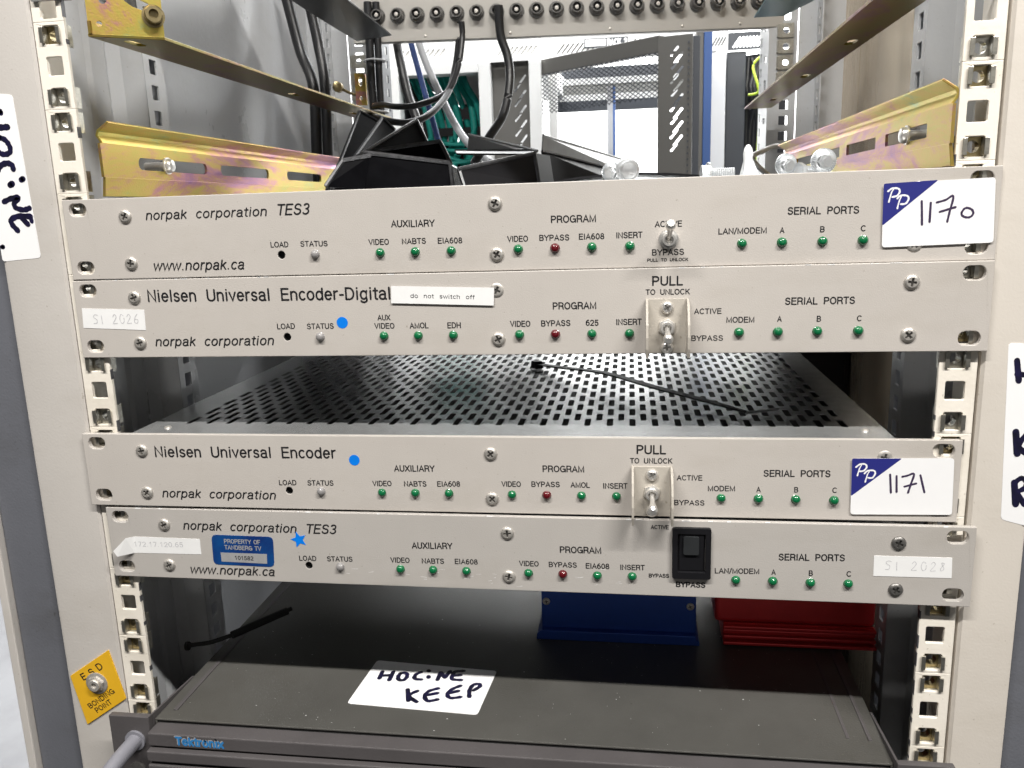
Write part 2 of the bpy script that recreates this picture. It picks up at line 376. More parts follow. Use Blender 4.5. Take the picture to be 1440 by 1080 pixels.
_to = [0.0]
def text(mb, s, x0, z0, x1, z1, cap, fr, shear=0.0, bold=0.008, sp=1.08, ws=1.6):
    """writes s from (x0,z0) to (x1,z1) along its baseline, capitals cap high"""
    w = 0.15 + bold * 3.4                    # pen width in cap heights
    pen = 0.0; strokes = []
    for ch in s:
        adv, ps = GL[ch]
        for p in ps: strokes.append([(pen + a, b) for a, b in p])
        pen += (adv * (ws if ch == ' ' else 1.0)) + 0.10 * sp
    a = min(p[0] for q in strokes for p in q) - w/2; b = max(p[0] for q in strokes for p in q) + w/2
    L = math.hypot(x1-x0, z1-z0); ux, uz = (x1-x0)/L, (z1-z0)/L
    sy = cap * (1 - w*.35); sx = (L - shear*cap*.6) / (b - a)
    W_ = w * cap / 2
    def put(u, v, d): return fr(x0 + u*ux - v*uz, z0 + u*uz + v*ux, d)
    for q in strokes:
        P = [Vector(((px - a)*sx + shear*(py*sy), py*sy + W_*.35)) for px, py in q]
        _to[0] = (_to[0] + 0.003) % 0.03; d = _to[0]; n = len(P); Lf = []; Rt = []
        for i, p in enumerate(P):
            t0 = (P[i] - P[i-1]).normalized() if i else (P[1] - P[0]).normalized()
            t1 = (P[i+1] - P[i]).normalized() if i < n-1 else t0
            n0 = Vector((-t0.y, t0.x)); n1 = Vector((-t1.y, t1.x)); nn = n0 + n1
            nn = nn.normalized() if nn.length > .2 else n1
            k = 1 / max(.55, nn.dot(n1)); Lf.append(p + nn*W_*k); Rt.append(p - nn*W_*k)
        mb.add([put(p.x, p.y, d) for p in Lf] + [put(p.x, p.y, d) for p in Rt], [(i, i+1, n+i+1, n+i) for i in range(n-1)])
        for e in (P[0], P[-1]):
            mb.add([put(x, y, d + .0015) for x, y in circ(e.x, e.y, W_, 8)], [tuple(range(8))])
_so = [0.0]
def stroke(mb, pts, w, fr, k=5, taper=0.0):
    """one pen stroke: a flat ribbon with round ends"""
    P = [Vector(p) for p in pts]
    if len(P) > 2 and k > 1: P = [Vector((q.x, q.y)) for q in spline([Vector((p.x, p.y, 0)) for p in P], k)]
    _so[0] = (_so[0] + 0.012) % 0.06; d = _so[0]
    n = len(P); Lf = []; Rt = []
    for i, p in enumerate(P):
        t = (P[min(i+1, n-1)] - P[max(i-1, 0)])
        if t.length < 1e-6: t = Vector((1, 0))
        t.normalize(); nn = Vector((-t.y, t.x)); ww = w/2 * (1 - taper * i / max(1, n-1)) * (1 + 0.10*math.sin(i*1.7))
        Lf.append(p + nn*ww); Rt.append(p - nn*ww)
    vs = [fr(p.x, p.y, d) for p in Lf] + [fr(p.x, p.y, d) for p in Rt]
    mb.add(vs, [(i, i+1, n+i+1, n+i) for i in range(n-1)])
    for e, q in ((P[0], 1), (P[-1], -1)):
        ww = w/2 * (1 if q == 1 else 1 - taper)
        mb.add([fr(x, y, d + 0.004) for x, y in circ(e.x, e.y, ww, 10)], [tuple(range(10))])
POSE={
 'A':([3.64, -2.23, -113.84],[[0.999999, -0.000783, -0.001312], [0.000766, 0.999914, -0.013125], [0.001322, 0.013124, 0.999913]]),
 'B':([3.06, -3.12, -158.02],[[0.99999, 0.003762, -0.002426], [-0.003776, 0.999976, -0.005848], [0.002404, 0.005857, 0.99998]]),
 'C':([-3.54, -2.62, -247.04],[[0.999989, -0.004732, -1e-06], [0.004732, 0.999986, -0.002401], [1.3e-05, 0.002401, 0.999997]]),
 'D':([4.62, -4.86, -291.86],[[0.99997, 0.007332, -0.002559], [-0.007347, 0.999957, -0.005717], [0.002517, 0.005735, 0.99998]]),
}
TXT={
 'A':[
  ('norpak corporation',-192.83,9.81,-122.53,9.95,4.68,'i'),
  ('TES3',-117.89,10.03,-98.7,10.07,5.52,'i'),
  ('www.norpak.ca',-192.48,-17.74,-138.08,-17.99,5.2,'i'),
  ('LOAD',-122.65,-6.7,-112.49,-6.8,2.75,''),
  ('STATUS',-105.81,-6.75,-90.62,-6.87,2.73,''),
  ('AUXILIARY',-55.25,2.05,-31.74,1.74,3.38,''),
  ('VIDEO',-68.14,-6.82,-56.9,-6.89,2.8,''),
  ('NABTS',-49.96,-6.92,-36.94,-6.89,2.79,''),
  ('EIA608',-30.71,-7.05,-17.63,-7.17,2.77,''),
  ('PROGRAM',28.69,1.77,51.62,1.66,3.39,''),
  ('VIDEO',5.9,-7.17,16.75,-7.2,2.81,''),
  ('BYPASS',22.49,-7.0,37.94,-7.19,2.79,''),
  ('EIA608',42.76,-6.96,55.71,-7.06,2.78,''),
  ('INSERT',61.68,-6.86,74.82,-6.86,2.82,''),
  ('ACTIVE',80.8,-1.86,94.3,-1.9,2.79,''),
  ('BYPASS',79.44,-15.84,95.39,-15.87,2.84,''),
  ('PULL TO UNLOCK',77.07,-18.99,97.53,-19.0,1.49,'b'),
  ('SERIAL PORTS',144.76,2.36,178.08,1.9,3.35,''),
  ('LAN/MODEM',111.91,-6.26,135.22,-6.28,2.77,''),
  ('A',141.34,-6.45,143.6,-6.48,2.69,''),
  ('B',160.32,-6.53,162.55,-6.56,2.67,''),
  ('C',179.21,-6.59,181.51,-6.62,2.65,''),
 ],
 'B':[
  ('Nielsen Universal Encoder-Digital',-196.77,9.6,-57.12,8.62,6.37,''),
  ('norpak corporation',-195.71,-15.48,-124.58,-15.44,5.0,'i'),
  ('LOAD',-122.34,-6.65,-111.95,-6.51,2.86,''),
  ('STATUS',-105.17,-6.86,-89.89,-6.77,2.85,''),
  ('AUX',-65.09,-2.56,-57.87,-2.55,2.8,''),
  ('VIDEO',-67.12,-7.05,-55.92,-7.07,2.81,''),
  ('AMOL',-47.56,-7.17,-37.13,-7.14,2.91,''),
  ('EDH',-26.94,-7.27,-19.62,-7.24,2.89,''),
  ('PROGRAM',29.39,1.84,51.95,1.85,3.43,''),
  ('VIDEO',6.7,-6.93,17.5,-6.95,2.93,''),
  ('BYPASS',23.11,-6.9,38.45,-6.84,2.91,''),
  ('625',46.34,-6.82,52.94,-6.91,2.89,''),
  ('INSERT',62.06,-6.76,75.09,-6.67,2.94,''),
  ('PULL',80.13,13.25,95.68,13.12,4.48,''),
  ('TO UNLOCK',76.89,8.55,99.07,8.5,2.6,''),
  ('ACTIVE',101.12,-1.59,114.82,-1.65,2.6,''),
  ('BYPASS',99.94,-15.38,115.78,-15.42,2.64,''),
  ('MODEM',117.15,-6.2,130.96,-6.27,2.75,''),
  ('SERIAL PORTS',145.47,2.42,178.61,2.37,3.35,''),
  ('A',141.96,-5.99,144.15,-6.02,2.72,''),
  ('B',160.9,-6.24,162.97,-6.27,2.71,''),
  ('C',179.85,-6.25,182.09,-6.28,2.68,''),
 ],
 'C':[
  ('Nielsen Universal Encoder',-196.83,8.4,-87.41,8.79,6.16,''),
  ('norpak corporation',-195.56,-16.2,-125.05,-16.32,5.04,'i'),
  ('LOAD',-122.77,-7.58,-112.28,-7.41,2.9,''),
  ('STATUS',-105.76,-7.43,-90.36,-7.35,2.88,''),
  ('AUXILIARY',-54.57,1.56,-31.28,1.76,3.43,''),
  ('VIDEO',-67.59,-7.23,-56.46,-7.05,2.93,''),
  ('NABTS',-49.38,-7.1,-36.48,-7.01,2.92,''),
  ('EIA608',-30.4,-6.91,-17.4,-6.7,2.89,''),
  ('PROGRAM',28.54,2.46,51.15,2.5,3.42,''),
  ('VIDEO',5.69,-6.31,16.48,-6.26,2.87,''),
  ('BYPASS',22.21,-6.16,37.77,-6.07,2.85,''),
  ('AMOL',43.57,-6.22,54.11,-6.2,2.91,''),
  ('INSERT',61.22,-6.49,74.3,-6.39,2.9,''),
  ('PULL',78.94,13.18,94.57,13.23,4.63,''),
  ('TO UNLOCK',75.45,7.88,97.84,8.0,2.76,''),
  ('ACTIVE',100.08,-1.22,113.54,-1.17,2.69,''),
  ('BYPASS',98.91,-15.14,114.81,-15.1,2.72,''),
  ('MODEM',116.34,-7.02,130.5,-6.78,2.77,''),
  ('SERIAL PORTS',144.76,1.5,178.31,1.73,3.41,''),
  ('A',141.36,-7.14,143.57,-7.1,2.75,''),
  ('B',160.51,-6.96,162.59,-6.92,2.73,''),
  ('C',179.57,-6.86,181.86,-6.82,2.72,''),
 ],
 'D':[
  ('norpak corporation',-192.96,9.35,-122.17,9.07,5.12,'i'),
  ('TES3',-117.44,9.03,-98.2,9.12,5.42,'i'),
  ('www.norpak.ca',-192.4,-18.44,-137.9,-18.29,5.22,'i'),
  ('LOAD',-122.59,-7.95,-112.07,-7.91,2.92,''),
  ('STATUS',-105.6,-7.83,-90.32,-7.62,2.91,''),
  ('AUXILIARY',-54.69,1.63,-31.08,1.93,3.56,''),
  ('VIDEO',-67.77,-7.31,-56.48,-7.19,2.96,''),
  ('NABTS',-49.43,-7.26,-36.46,-7.12,2.94,''),
  ('EIA608',-30.3,-6.91,-17.13,-6.89,2.92,''),
  ('PROGRAM',29.15,1.69,51.87,1.87,3.55,''),
  ('VIDEO',6.23,-6.78,17.26,-6.83,2.88,''),
  ('BYPASS',22.8,-6.93,38.38,-6.82,2.87,''),
  ('EIA608',43.21,-7.07,56.15,-7.04,2.94,''),
  ('INSERT',62.05,-7.25,75.35,-7.08,2.91,''),
  ('ACTIVE',78.38,16.87,88.02,17.0,2.11,'b'),
  ('BYPASS',77.38,-11.17,88.3,-11.02,2.08,'b'),
  ('BYPASS',91.89,-16.18,107.58,-16.15,2.91,'b'),
  ('LAN/MODEM',112.3,-7.5,135.49,-7.12,2.86,''),
  ('SERIAL PORTS',145.11,1.12,178.45,1.66,3.52,''),
  ('A',141.71,-7.31,143.93,-7.23,2.84,''),
  ('B',160.7,-7.19,162.78,-7.15,2.82,''),
  ('C',179.57,-6.91,181.98,-6.86,2.8,''),
 ],
}
LEDS={
 'A':{'g': [(-62.22, -10.94), (-43.04, -11.04), (-23.88, -11.26), (11.46, -11.19), (49.45, -11.17), (68.43, -10.95), (123.52, -10.54), (142.53, -10.45), (161.54, -10.58), (180.51, -10.5)], 'r': [(30.43, -11.16)], 's': [(-98.09, -10.7)], 'h': [(-117.28, -10.61)]},
 'B':{'g': [(-61.23, -11.37), (-42.18, -11.46), (-23.02, -11.51), (12.2, -11.67), (49.69, -11.55), (68.68, -11.39), (123.82, -11.03), (142.94, -10.85), (161.94, -10.83), (180.89, -10.8)], 'r': [(30.82, -11.61)], 's': [(-97.42, -11.1)], 'h': [(-116.74, -11.17)]},
 'C':{'g': [(-62.19, -10.92), (-43.07, -10.75), (-23.85, -10.66), (11.48, -10.45), (49.05, -10.59), (68.05, -10.81), (123.34, -11.19), (142.5, -11.38), (161.68, -11.29), (180.77, -11.21)], 'r': [(30.18, -10.52)], 's': [(-98.24, -11.3)], 'h': [(-117.32, -11.34)]},
 'D':{'g': [(-61.87, -11.16), (-42.85, -10.93), (-23.69, -10.69), (11.82, -10.59), (49.78, -10.75), (68.84, -10.9), (123.55, -11.37), (142.61, -11.52), (161.61, -11.21), (180.49, -11.22)], 'r': [(30.72, -10.76)], 's': [(-97.88, -11.4)], 'h': [(-116.83, -11.3)]},
}
SCR={
 'A':[(-204.38, 12.11), (-204.6, -13.33), (-0.13, 12.37), (-0.14, -13.45), (204.51, 13.32), (204.01, -13.6)],
 'B':[(-204.61, 11.92), (-204.68, -13.45), (1.6, 11.32), (0.75, -14.05), (204.44, 12.14), (204.59, -13.27)],
 'C':[(-204.58, 12.18), (-204.57, -13.51), (-0.17, 12.62), (-0.08, -12.72), (204.56, 13.87)],
 'D':[(-204.64, 12.08), (-204.48, -13.3), (0.25, 12.98), (0.41, -12.96), (204.41, 11.93), (204.39, -13.6)],
}
MSC={
 'A':{
  'togbase':[(87.61, -8.16)],
  'togtip':[(88.15, -0.57)],
  'pp':[(188.34, 15.47), (238.05, 16.61), (239.61, -13.59), (189.29, -14.65)],
  'ppb':[(212.87, 16.3), (188.83, -4.35)],
  'd1':[(206.02, 6.72), (206.89, -4.31)],
  'd2':[(210.14, 5.86), (210.23, -3.03)],
  'd7':[(212.81, 5.9), (216.74, 6.97), (220.0, 8.64), (218.88, 1.34), (218.15, -3.26)],
  'd7b':[(214.48, 1.47), (221.38, 3.48)],
  'd0':[(224.19, 0.77), (225.31, 2.56), (226.86, 2.94), (228.84, 1.95), (229.45, 0.28), (228.46, -1.18), (226.58, -1.45), (224.61, -0.56), (224.19, 0.77)],
  'P1':[(191.13, 6.81), (192.09, 11.1), (193.02, 12.73)],
  'P1b':[(190.5, 11.82), (192.35, 13.08), (194.93, 12.99), (195.82, 11.64), (194.82, 9.68), (192.6, 9.09)],
  'P2':[(195.2, 3.68), (195.94, 7.32), (196.78, 9.29)],
  'P2b':[(194.91, 8.35), (196.43, 9.63), (199.01, 9.54), (200.06, 8.18), (198.93, 5.89), (196.69, 5.63)],
 },
 'B':{
  'tape':[(-56.09, 15.67), (-0.83, 13.73), (-1.42, 4.45), (-56.7, 6.6)],
  'tapetxt':[(-45.99, 9.33), (-11.27, 7.97)],
  'dot':[(-84.97, -3.61)],
  'guard':[(77.36, 5.82), (98.99, 5.81), (98.23, -21.93), (78.7, -22.82)],
  'gs':[(88.06, 2.09), (87.82, -18.88)],
  'bush':[(87.58, -7.38)],
  'tip':[(87.79, -13.56)],
  'si':[(-237.62, 6.54), (-199.71, 5.11), (-200.21, -6.32), (-238.31, -4.61)],
  'sitxt':[(-233.02, -2.39), (-205.52, -2.75)],
 },
 'C':{
  'dot':[(-77.14, 7.79)],
  'guard':[(76.43, 5.12), (97.72, 4.73), (97.16, -30.09), (77.04, -30.59)],
  'gs':[(87.2, 1.53)],
  'bush':[(86.86, -8.06)],
  'tip':[(86.9, -18.78)],
  'pp':[(188.26, 12.1), (237.48, 12.73), (238.59, -17.48), (188.98, -18.24)],
  'ppb':[(212.59, 12.37), (188.72, -8.33)],
  'd1':[(207.27, 3.72), (208.21, -6.05)],
  'd2':[(210.43, 3.0), (210.96, -5.61)],
  'd7':[(213.21, 2.66), (215.58, 3.27), (218.78, 4.27), (217.6, -1.28), (216.52, -5.9)],
  'd7b':[(214.58, -2.67), (220.15, -0.86)],
  'd1c':[(221.91, 3.55), (224.42, -5.57)],
  'P1':[(191.32, 2.92), (192.16, 6.76), (193.11, 8.69)],
  'P1b':[(190.38, 7.5), (192.39, 9.06), (194.82, 9.09), (195.6, 7.57), (194.32, 5.64), (192.25, 5.23)],
  'P2':[(195.35, -0.48), (196.18, 3.37), (197.12, 5.3)],
  'P2b':[(194.75, 4.12), (196.4, 5.67), (199.18, 5.71), (199.97, 4.19), (198.71, 1.87), (196.62, 1.84)],
 },
 'D':{
  'tape':[(-231.19, 3.99), (-183.2, 3.51), (-183.39, -6.08), (-237.03, -7.06), (-238.53, -3.0)],
  'tapetxt':[(-225.7, -2.24), (-194.25, -1.83)],
  'tag':[(-175.54, 6.54), (-137.33, 6.15), (-138.34, -12.62), (-176.23, -12.12)],
  't1':[(-168.01, 1.51), (-145.47, 1.42)],
  't2':[(-168.23, -2.29), (-145.23, -2.56)],
  'strip':[(-170.94, -4.48), (-142.14, -4.59), (-142.54, -10.66), (-170.92, -10.13)],
  't3':[(-162.26, -8.59), (-150.73, -8.79)],
  'star':[(-121.7, 4.85)],
  'rock':[(89.32, 18.65), (110.02, 18.39), (110.52, -12.56), (90.2, -12.07)],
  'rockin':[(91.89, 14.27), (107.13, 14.29), (107.47, -8.96), (92.44, -8.26)],
  'si':[(192.7, 5.15), (230.67, 5.16), (231.15, -6.02), (192.93, -6.14)],
  'sitxt':[(198.05, -2.89), (224.74, -2.74)],
 },
}
# ================================================================ RACK CABINET
def hz(n):
    k = (n - 1) // 3; j = (n - 1) % 3
    return -(44.45 * k + 6.35 + 15.875 * j)
rack = empty('equipment_rack', (0, 250, -1500), label='grey and cream steel equipment rack that holds the four encoder units', cat='rack')
RO = Vector((0, -250, 1500))            # children are written in scene coordinates
def rk(name, mb, m, **k): return obj(name, mb, m, parent=rack, loc=tuple(RO), **k)
ZB, ZT = -640, 620
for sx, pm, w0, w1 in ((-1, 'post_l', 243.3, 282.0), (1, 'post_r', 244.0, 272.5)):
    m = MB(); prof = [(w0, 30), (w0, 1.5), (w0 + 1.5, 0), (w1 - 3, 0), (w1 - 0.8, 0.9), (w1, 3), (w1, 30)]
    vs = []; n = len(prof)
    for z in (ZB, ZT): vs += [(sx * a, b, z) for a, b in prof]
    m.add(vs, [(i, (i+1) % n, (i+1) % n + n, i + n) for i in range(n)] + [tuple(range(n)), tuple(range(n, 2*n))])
    rk('front_post', m, pm, label='front post on the left, coloured greyer for the weaker light there' if sx < 0 else 'bright cream front post on the right', smooth=True)
    m = MB(); m.box(sx * w1, sx * (w1 + 46), 6, 60, ZB, ZT) if sx > 0 else m.box(-w1 - 34, -w1, 6, 60, ZB, ZT)
    rk('side_trim', m, 'trim', bevel=2.0)
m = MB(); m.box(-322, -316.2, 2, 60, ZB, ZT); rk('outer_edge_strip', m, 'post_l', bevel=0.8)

def rail_plate(x0, x1, y, holes_n, z0, z1, side, name, material, t=2.3, hs=9.4, cx=232.55, chips=True):
    m = MB(); cuts = []
    for n in range(*holes_n):
        cuts.append(rrect(side * cx, hz(n), hs, hs, 0.8, 2))
    xs = sorted((side * x0, side * x1))
    # one strip per three holes keeps the triangles tidy
    k0 = holes_n[0]; zt = z1
    grp = [cuts[i:i+3] for i in range(0, len(cuts), 3)]; zs = [z1]
    for i in range(len(grp) - 1): zs.append((hz(k0 + 3*i + 2) + hz(k0 + 3*i + 3)) / 2)
    zs.append(z0)
    for i, g in enumerate(grp):
        a, b = zs[i+1], zs[i]
        m.plate([(xs[0], a), (xs[1], a), (xs[1], b), (xs[0], b)], g, t, front(y))
    return m
for side in (-1, 1):
    m = rail_plate(224.2, 242.2, 0.4, (-2, 40), -600, 170, side, 'mounting_rail', 'rail')
    m.box(side * 240.6, side * 242.2, 2.8, 26, -600, 170)
    rk('mounting_rail', m, 'rail', bevel=0.35)
    # chipped inner edge: small flakes of bare steel along the cut edge
    m = MB(); z = 165.0
    while z > -590:
        h = random.uniform(1.2, 9); 
        if random.random() < 0.55: m.box(side * 224.05, side * (224.1 + random.uniform(.15, .7)), 0.25, 2.9, z - h, z)
        z -= h + random.uniform(2, 14)
    rk('paint_chip_line', m, 'chip', kind='stuff')
    # front column liner: sheet behind the rail, with a perforated return flange
    path = [(256, 6), (256, 62), (254.5, 66), (254.5, 80), (256, 84), (250.5, 91), (236, 91)]
    m = MB(); n = len(path); vs = []
    for z in (ZB, ZT): vs += [(side * a, b, z) for a, b in path] + [(side * (a + .9), b + .9, z) for a, b in path]
    N = 2 * n; ring = list(range(n)) + list(range(2*n - 1, n - 1, -1))
    m.add(vs, [(ring[i], ring[(i+1) % N], ring[(i+1) % N] + N, ring[i] + N) for i in range(N)] + [tuple(ring), tuple(i + N for i in ring)])
    rk('column_liner', m, 'liner')
    m = MB()
    for n in range(-14, 36, 3):
        zc = -7.3 - 15.95 * n
        m.plate([(91, zc-23.93+7.975*2-15.95), (117, zc-23.93+7.975*2-15.95), (117, zc+7.975), (91, zc+7.975)], [rrect(103, zc - 15.95*j, 8.4, 9.3, .7, 2) for j in range(3)][:2], 1.4, facex(side*236, -side)) if False else \
        m.plate([(92.3, zc-39.875), (115.6, zc-39.875), (115.6, zc+7.975), (92.3, zc+7.975)], [rrect(103, zc - 15.95*j, 8.4, 9.3, .7, 2) for j in range(3)], 1.4, facex(side*236, -side))
    rk('column_flange', m, 'liner')
    m = MB(); m.box(side*238, side*290, 116, 118.4, ZB, ZT); rk('column_back_web', m, 'liner')
# inside walls
m = MB(); m.box(-292, -290, 118, 640, ZB, ZT); rk('side_panel', m, 'liner', label='pale grey painted side panel')
m = MB(); m.box(-289.9, -289.0, 119, 200, -74.6, -73.8); rk('panel_seam', m, 'chip')
for a, b in ((118, 457.6), (459.0, 640)):
    m = MB(); m.box(290, 292, a, b, ZB, ZT); rk('side_panel', m, 'steel', label='brushed bare steel side panel', bevel=0.6)
m = MB(); m.box(292, 293, 118, 640, ZB, ZT); rk('panel_seam', m, 'chip')
m = MB(); m.box(-292, 292, 4, 643, ZT - 20, ZT - 16); rk('roof_light_block', m, 'liner')  # unseen roof, added to keep out light from above
m = MB(); m.box(-292, 292, 118, 640, ZB - 4, ZB); rk('bottom_plate', m, 'dkgrey')
m = MB(); m.box(-290, 290, 640, 643, ZB, -205); rk('rear_light_block', m, 'dkgrey')  # unseen panel added to keep rear light out of the lower bay
# rear rails with their perforated flanges
for side in (-1, 1):
    m = MB(); m = rail_plate(214, 243, 525, (-11, 22), -330, 190, side, 'r', 'liner', t=2, cx=231)
    rk('rear_rail', m, 'liner')
    m = MB()
    for i in range(16):
        zc = 170 - 31.75 * i
        big = (i % 4 == 1)
        cuts = [rrect(548, zc, 17, 22 if big else 7, 3, 3), rrect(576, zc + 6, 9, 9, 1, 2), rrect(576, zc - 9.5, 9, 9, 1, 2)]
        m.plate([(527, zc-15.875), (590, zc-15.875), (590, zc+15.875), (527, zc+15.875)], cuts, 1.6, facex(side*214, -side))
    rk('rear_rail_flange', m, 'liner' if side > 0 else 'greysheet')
    m = MB()
    for i in range(9):
        zc = 160 - 47.625 * i
        m.plate([(500, zc-23.8), (524, zc-23.8), (524, zc+23.8), (500, zc+23.8)], [rrect(512, zc + 15.9*j, 8, 9, .7, 2) for j in (-1, 0, 1)], 1.4, facex(side*262, -side))
    m.box(side*244, side*290, 524.5, 526.0, -260, 300)
    rk('rear_column_flange', m, 'liner')

for side in (-1, 1):
    m = MB(); m.box(side*218, side*288, 430, 515, ZB, -96)  # boxes added in the rear corners to block light from behind
    for i in range(12): m.box(side*222, side*284, 428.5, 430, -130 - 40*i, -104 - 40*i)
    tag(obj('light_baffle', m, 'black', bevel=1), 'added black light-blocking duct in the rear %s corner of the rack' % ('left' if side < 0 else 'right'), 'baffle')
# hand written cards stuck on the posts
c = rk('name_label', MB().plate([(-259.6-.3, -36), (-262.6, -34.6), (-300, -31.5), (-300, -126.0), (-283.2, -125.0), (-259.0, -123.6), (-257.2, -121.6), (-258.4, -80)], [], 0.15, front(-0.15)), 'white', label='white card with HOCINE in blue black marker, written sideways on the left post') if False else None
outl = rquad([(-259.9, -35.5), (-281.4, -33.0), (-281.4, -125.0), (-257.0, -123.3), (-258.6, -78)], 2.0)
card = rk('name_label', MB().plate(outl, [], 0.15, front(-0.15)), 'white', label='white card with HOCINE written sideways in dark blue marker')
m = MB(); f = front(-0.22)
for p, w in (([(-268.6,-43.8),(-268.4,-44.6)],3.0), ([(-276,-51.9),(-269.3,-52.2),(-265.6,-52.1)],3.4),
    ([(-271.8,-57.4),(-268.4,-58.7),(-266.3,-61.7),(-266.1,-64.9),(-268.7,-66.4),(-272.2,-65.9),(-274.4,-63.2),(-274.3,-59.6),(-271.8,-57.4)],3.0),
    ([(-275.7,-75.1),(-273.4,-72.4),(-269.5,-71.2),(-266.5,-72.2),(-265.9,-74.5)],3.2), ([(-269.4,-83),(-267.9,-82.3)],3.4), ([(-262.1,-80.4),(-260.9,-79.9)],3.2),
    ([(-274.7,-91.9),(-269.6,-90.2),(-265.3,-89.9),(-268.5,-93),(-267.9,-95.4),(-263.3,-96.7),(-259.6,-95.8)],3.0),
    ([(-268.9,-107.9),(-271.6,-104.7),(-271.8,-101.8),(-267.1,-100.1),(-259.8,-100.4)],3.2), ([(-265.6,-100.6),(-262,-104.7)],3.0), ([(-259.9,-100.3),(-259.4,-103.2)],2.4), ([(-280.2,-116.8),(-279.6,-116.7)],2.6)):
    stroke(m, p, w, f)
obj('handwriting', m, 'marker', parent=card)
outl = rquad([(255.2, -176.0), (272.2, -176.6), (272.2, -270.6), (259.4, -267.2)], 2.0)
card = rk('name_label', MB().plate(outl, [], 0.15, front(-0.15)), 'white', label='white card on the right post with the first strokes of H, K and R')
m = MB()
for p, w in (([(259.8,-184.7),(261.5,-195)],2.8), ([(260.5,-191.5),(266.4,-192.1),(270,-192)],2.8), ([(262.4,-220.8),(264.1,-232.3)],3.2), ([(268.5,-221.3),(264.2,-227.9),(268.6,-232.2)],3.0),
    ([(264,-247.3),(265.7,-259)],3.2), ([(264.3,-247.3),(267.2,-245),(269.9,-247.2),(268.7,-250.5),(265.4,-252.3)],2.6), ([(265.4,-252.3),(269.8,-259)],2.6)):
    stroke(m, p, w, f)
obj('handwriting', m, 'marker', parent=card)

# ESD bonding plate
q = [(-279.0, -385.1), (-250.1, -365.7), (-242.6, -398.9), (-272.1, -419.0)]
esd = rk('bonding_plate', MB().plate(rquad(q, 0.6, 2), [], 0.9, front(-0.9)), 'yellow', label='yellow bonding point plate with black letters and a plated stud', bevel=0.15)
m = MB(); f = front(-0.97); ex = Vector((28.9, 19.4)).normalized()
def ep(a, b):   # a along the top edge, b down from it
    o = Vector(q[0]); d = Vector((q[3][0]-q[0][0], q[3][1]-q[0][1])); e = Vector((q[1][0]-q[0][0], q[1][1]-q[0][1]))
    p = o + e * a + d * b; return (p.x, p.y)
for ch, p in (('E', (-270.1,-387.6,-266.9,-385.9)), ('S', (-264.1,-384.3,-260.9,-382.2)), ('D', (-258.3,-380.3,-254.7,-377.9))): text(m, ch, *p, 4.4, f)
text(m, 'BONDING', -268.3, -407.4, -249.3, -394.7, 3.3, f, sp=1.12); text(m, 'POINT', -263.8, -410.1, -252.1, -402.4, 3.3, f, sp=1.12)
obj('lettering', m, 'ink', parent=esd)
def fr_at(cx, cz, y0): return lambda u, v, d: (cx + u, y0 - d, cz + v)
m = MB(); fc = fr_at(-260.9, -388.9, -0.9)
m.lathe([(7.3, 0), (7.3, 0.5), (6.6, 0.8)], 28, fc); m.lathe([(5.6, 0.7), (5.6, 1.8), (5.0, 2.2)], 6, fc, rot=0.3); m.lathe([(4.0, 2.1), (4.0, 3.4), (3.6, 3.8), (2.0, 3.8), (1.8, 2.4)], 20, fc)
obj('bonding_stud', m, 'screw', parent=esd, smooth=True)

# ================================================================ CAGE NUTS
U_NAMES = {}
def make_nut(material):
    e = empty('cage_nut')
    m = MB(); m.plate(rrect(0, 0, 10.6, 10.6, 0.6, 2), [circ(0, 0, 2.9, 14)], 4.6, front(3.6))
    a = obj('nut', m, material, parent=e)
    m = MB()
    for sx in (-1, 1):
        m.box(sx*4.65, sx*3.75, -0.9, 3.4, -4.1, 4.1); m.box(sx*4.65, sx*6.3, -1.3, -0.45, -4.1, 4.1) if False else m.box(sx*3.75, sx*5.9, -1.0, -0.15, -3.9, 3.9)
    m.plate(rrect(0, 0, 13.4, 12.6, 0.8, 2), [rrect(0, 0, 9.0, 9.0, 0.5, 2)], 0.8, front(2.9))
    m.box(-6.7, -5.9, 2.9, 9.0, -5.6, 5.6); m.box(5.9, 6.7, 2.9, 9.0, -5.6, 5.6)
    b = obj('cage', m, 'nut_s', parent=e, bevel=0.15)
    return e
NP = {k: make_nut(k) for k in ('nut_y', 'nut_s')}
used = set()
def hole_words(n):
    u = 'top second - third fourth'.split()
    if n <= 6: return '%s hole above the top unit' % {6: 'first', 4: 'third', 3: 'fourth', 1: 'sixth'}[n]
    if n in (13, 15): return ('upper' if n == 13 else 'lower') + ' one in the gap between second and third units'
    if n <= 21:
        k = (n - 7) // 3; return 'behind the %s ear slot of the %s unit' % ('upper' if (n - 1) % 3 == 0 else 'lower', u[k])
    return '%s hole below the bottom encoder' % {22: 'first', 24: 'third', 25: 'fourth', 27: 'sixth', 28: 'seventh'}[n]
for side in (-1, 1):
    for n in (1, 3, 4, 6, 7, 9, 10, 12, 13, 15, 16, 18, 19, 21, 22, 24, 25, 27, 28):
        if side > 0 and n == 1: continue
        kd = 'nut_y' if n > 20 or n in (1,) or random.random() < 0.3 else 'nut_s'
        if kd not in used: e = NP[kd]; used.add(kd)
        else:
            e = NP[kd].copy(); col.objects.link(e)
            for ch in NP[kd].children:
                c2 = ch.copy(); col.objects.link(c2); c2.parent = e
        e.location = Vector((side*232.55 + random.uniform(-.2, .2), random.uniform(-.1, .15), hz(n) + random.uniform(-.25, .25))) * S
        e.rotation_euler = (0, random.uniform(-.02, .02), 0)
        tag(e, 'cage nut in the %s rail, %s' % ('left' if side < 0 else 'right', hole_words(n)), 'cage nut', 'cage nuts clipped in the front rails')

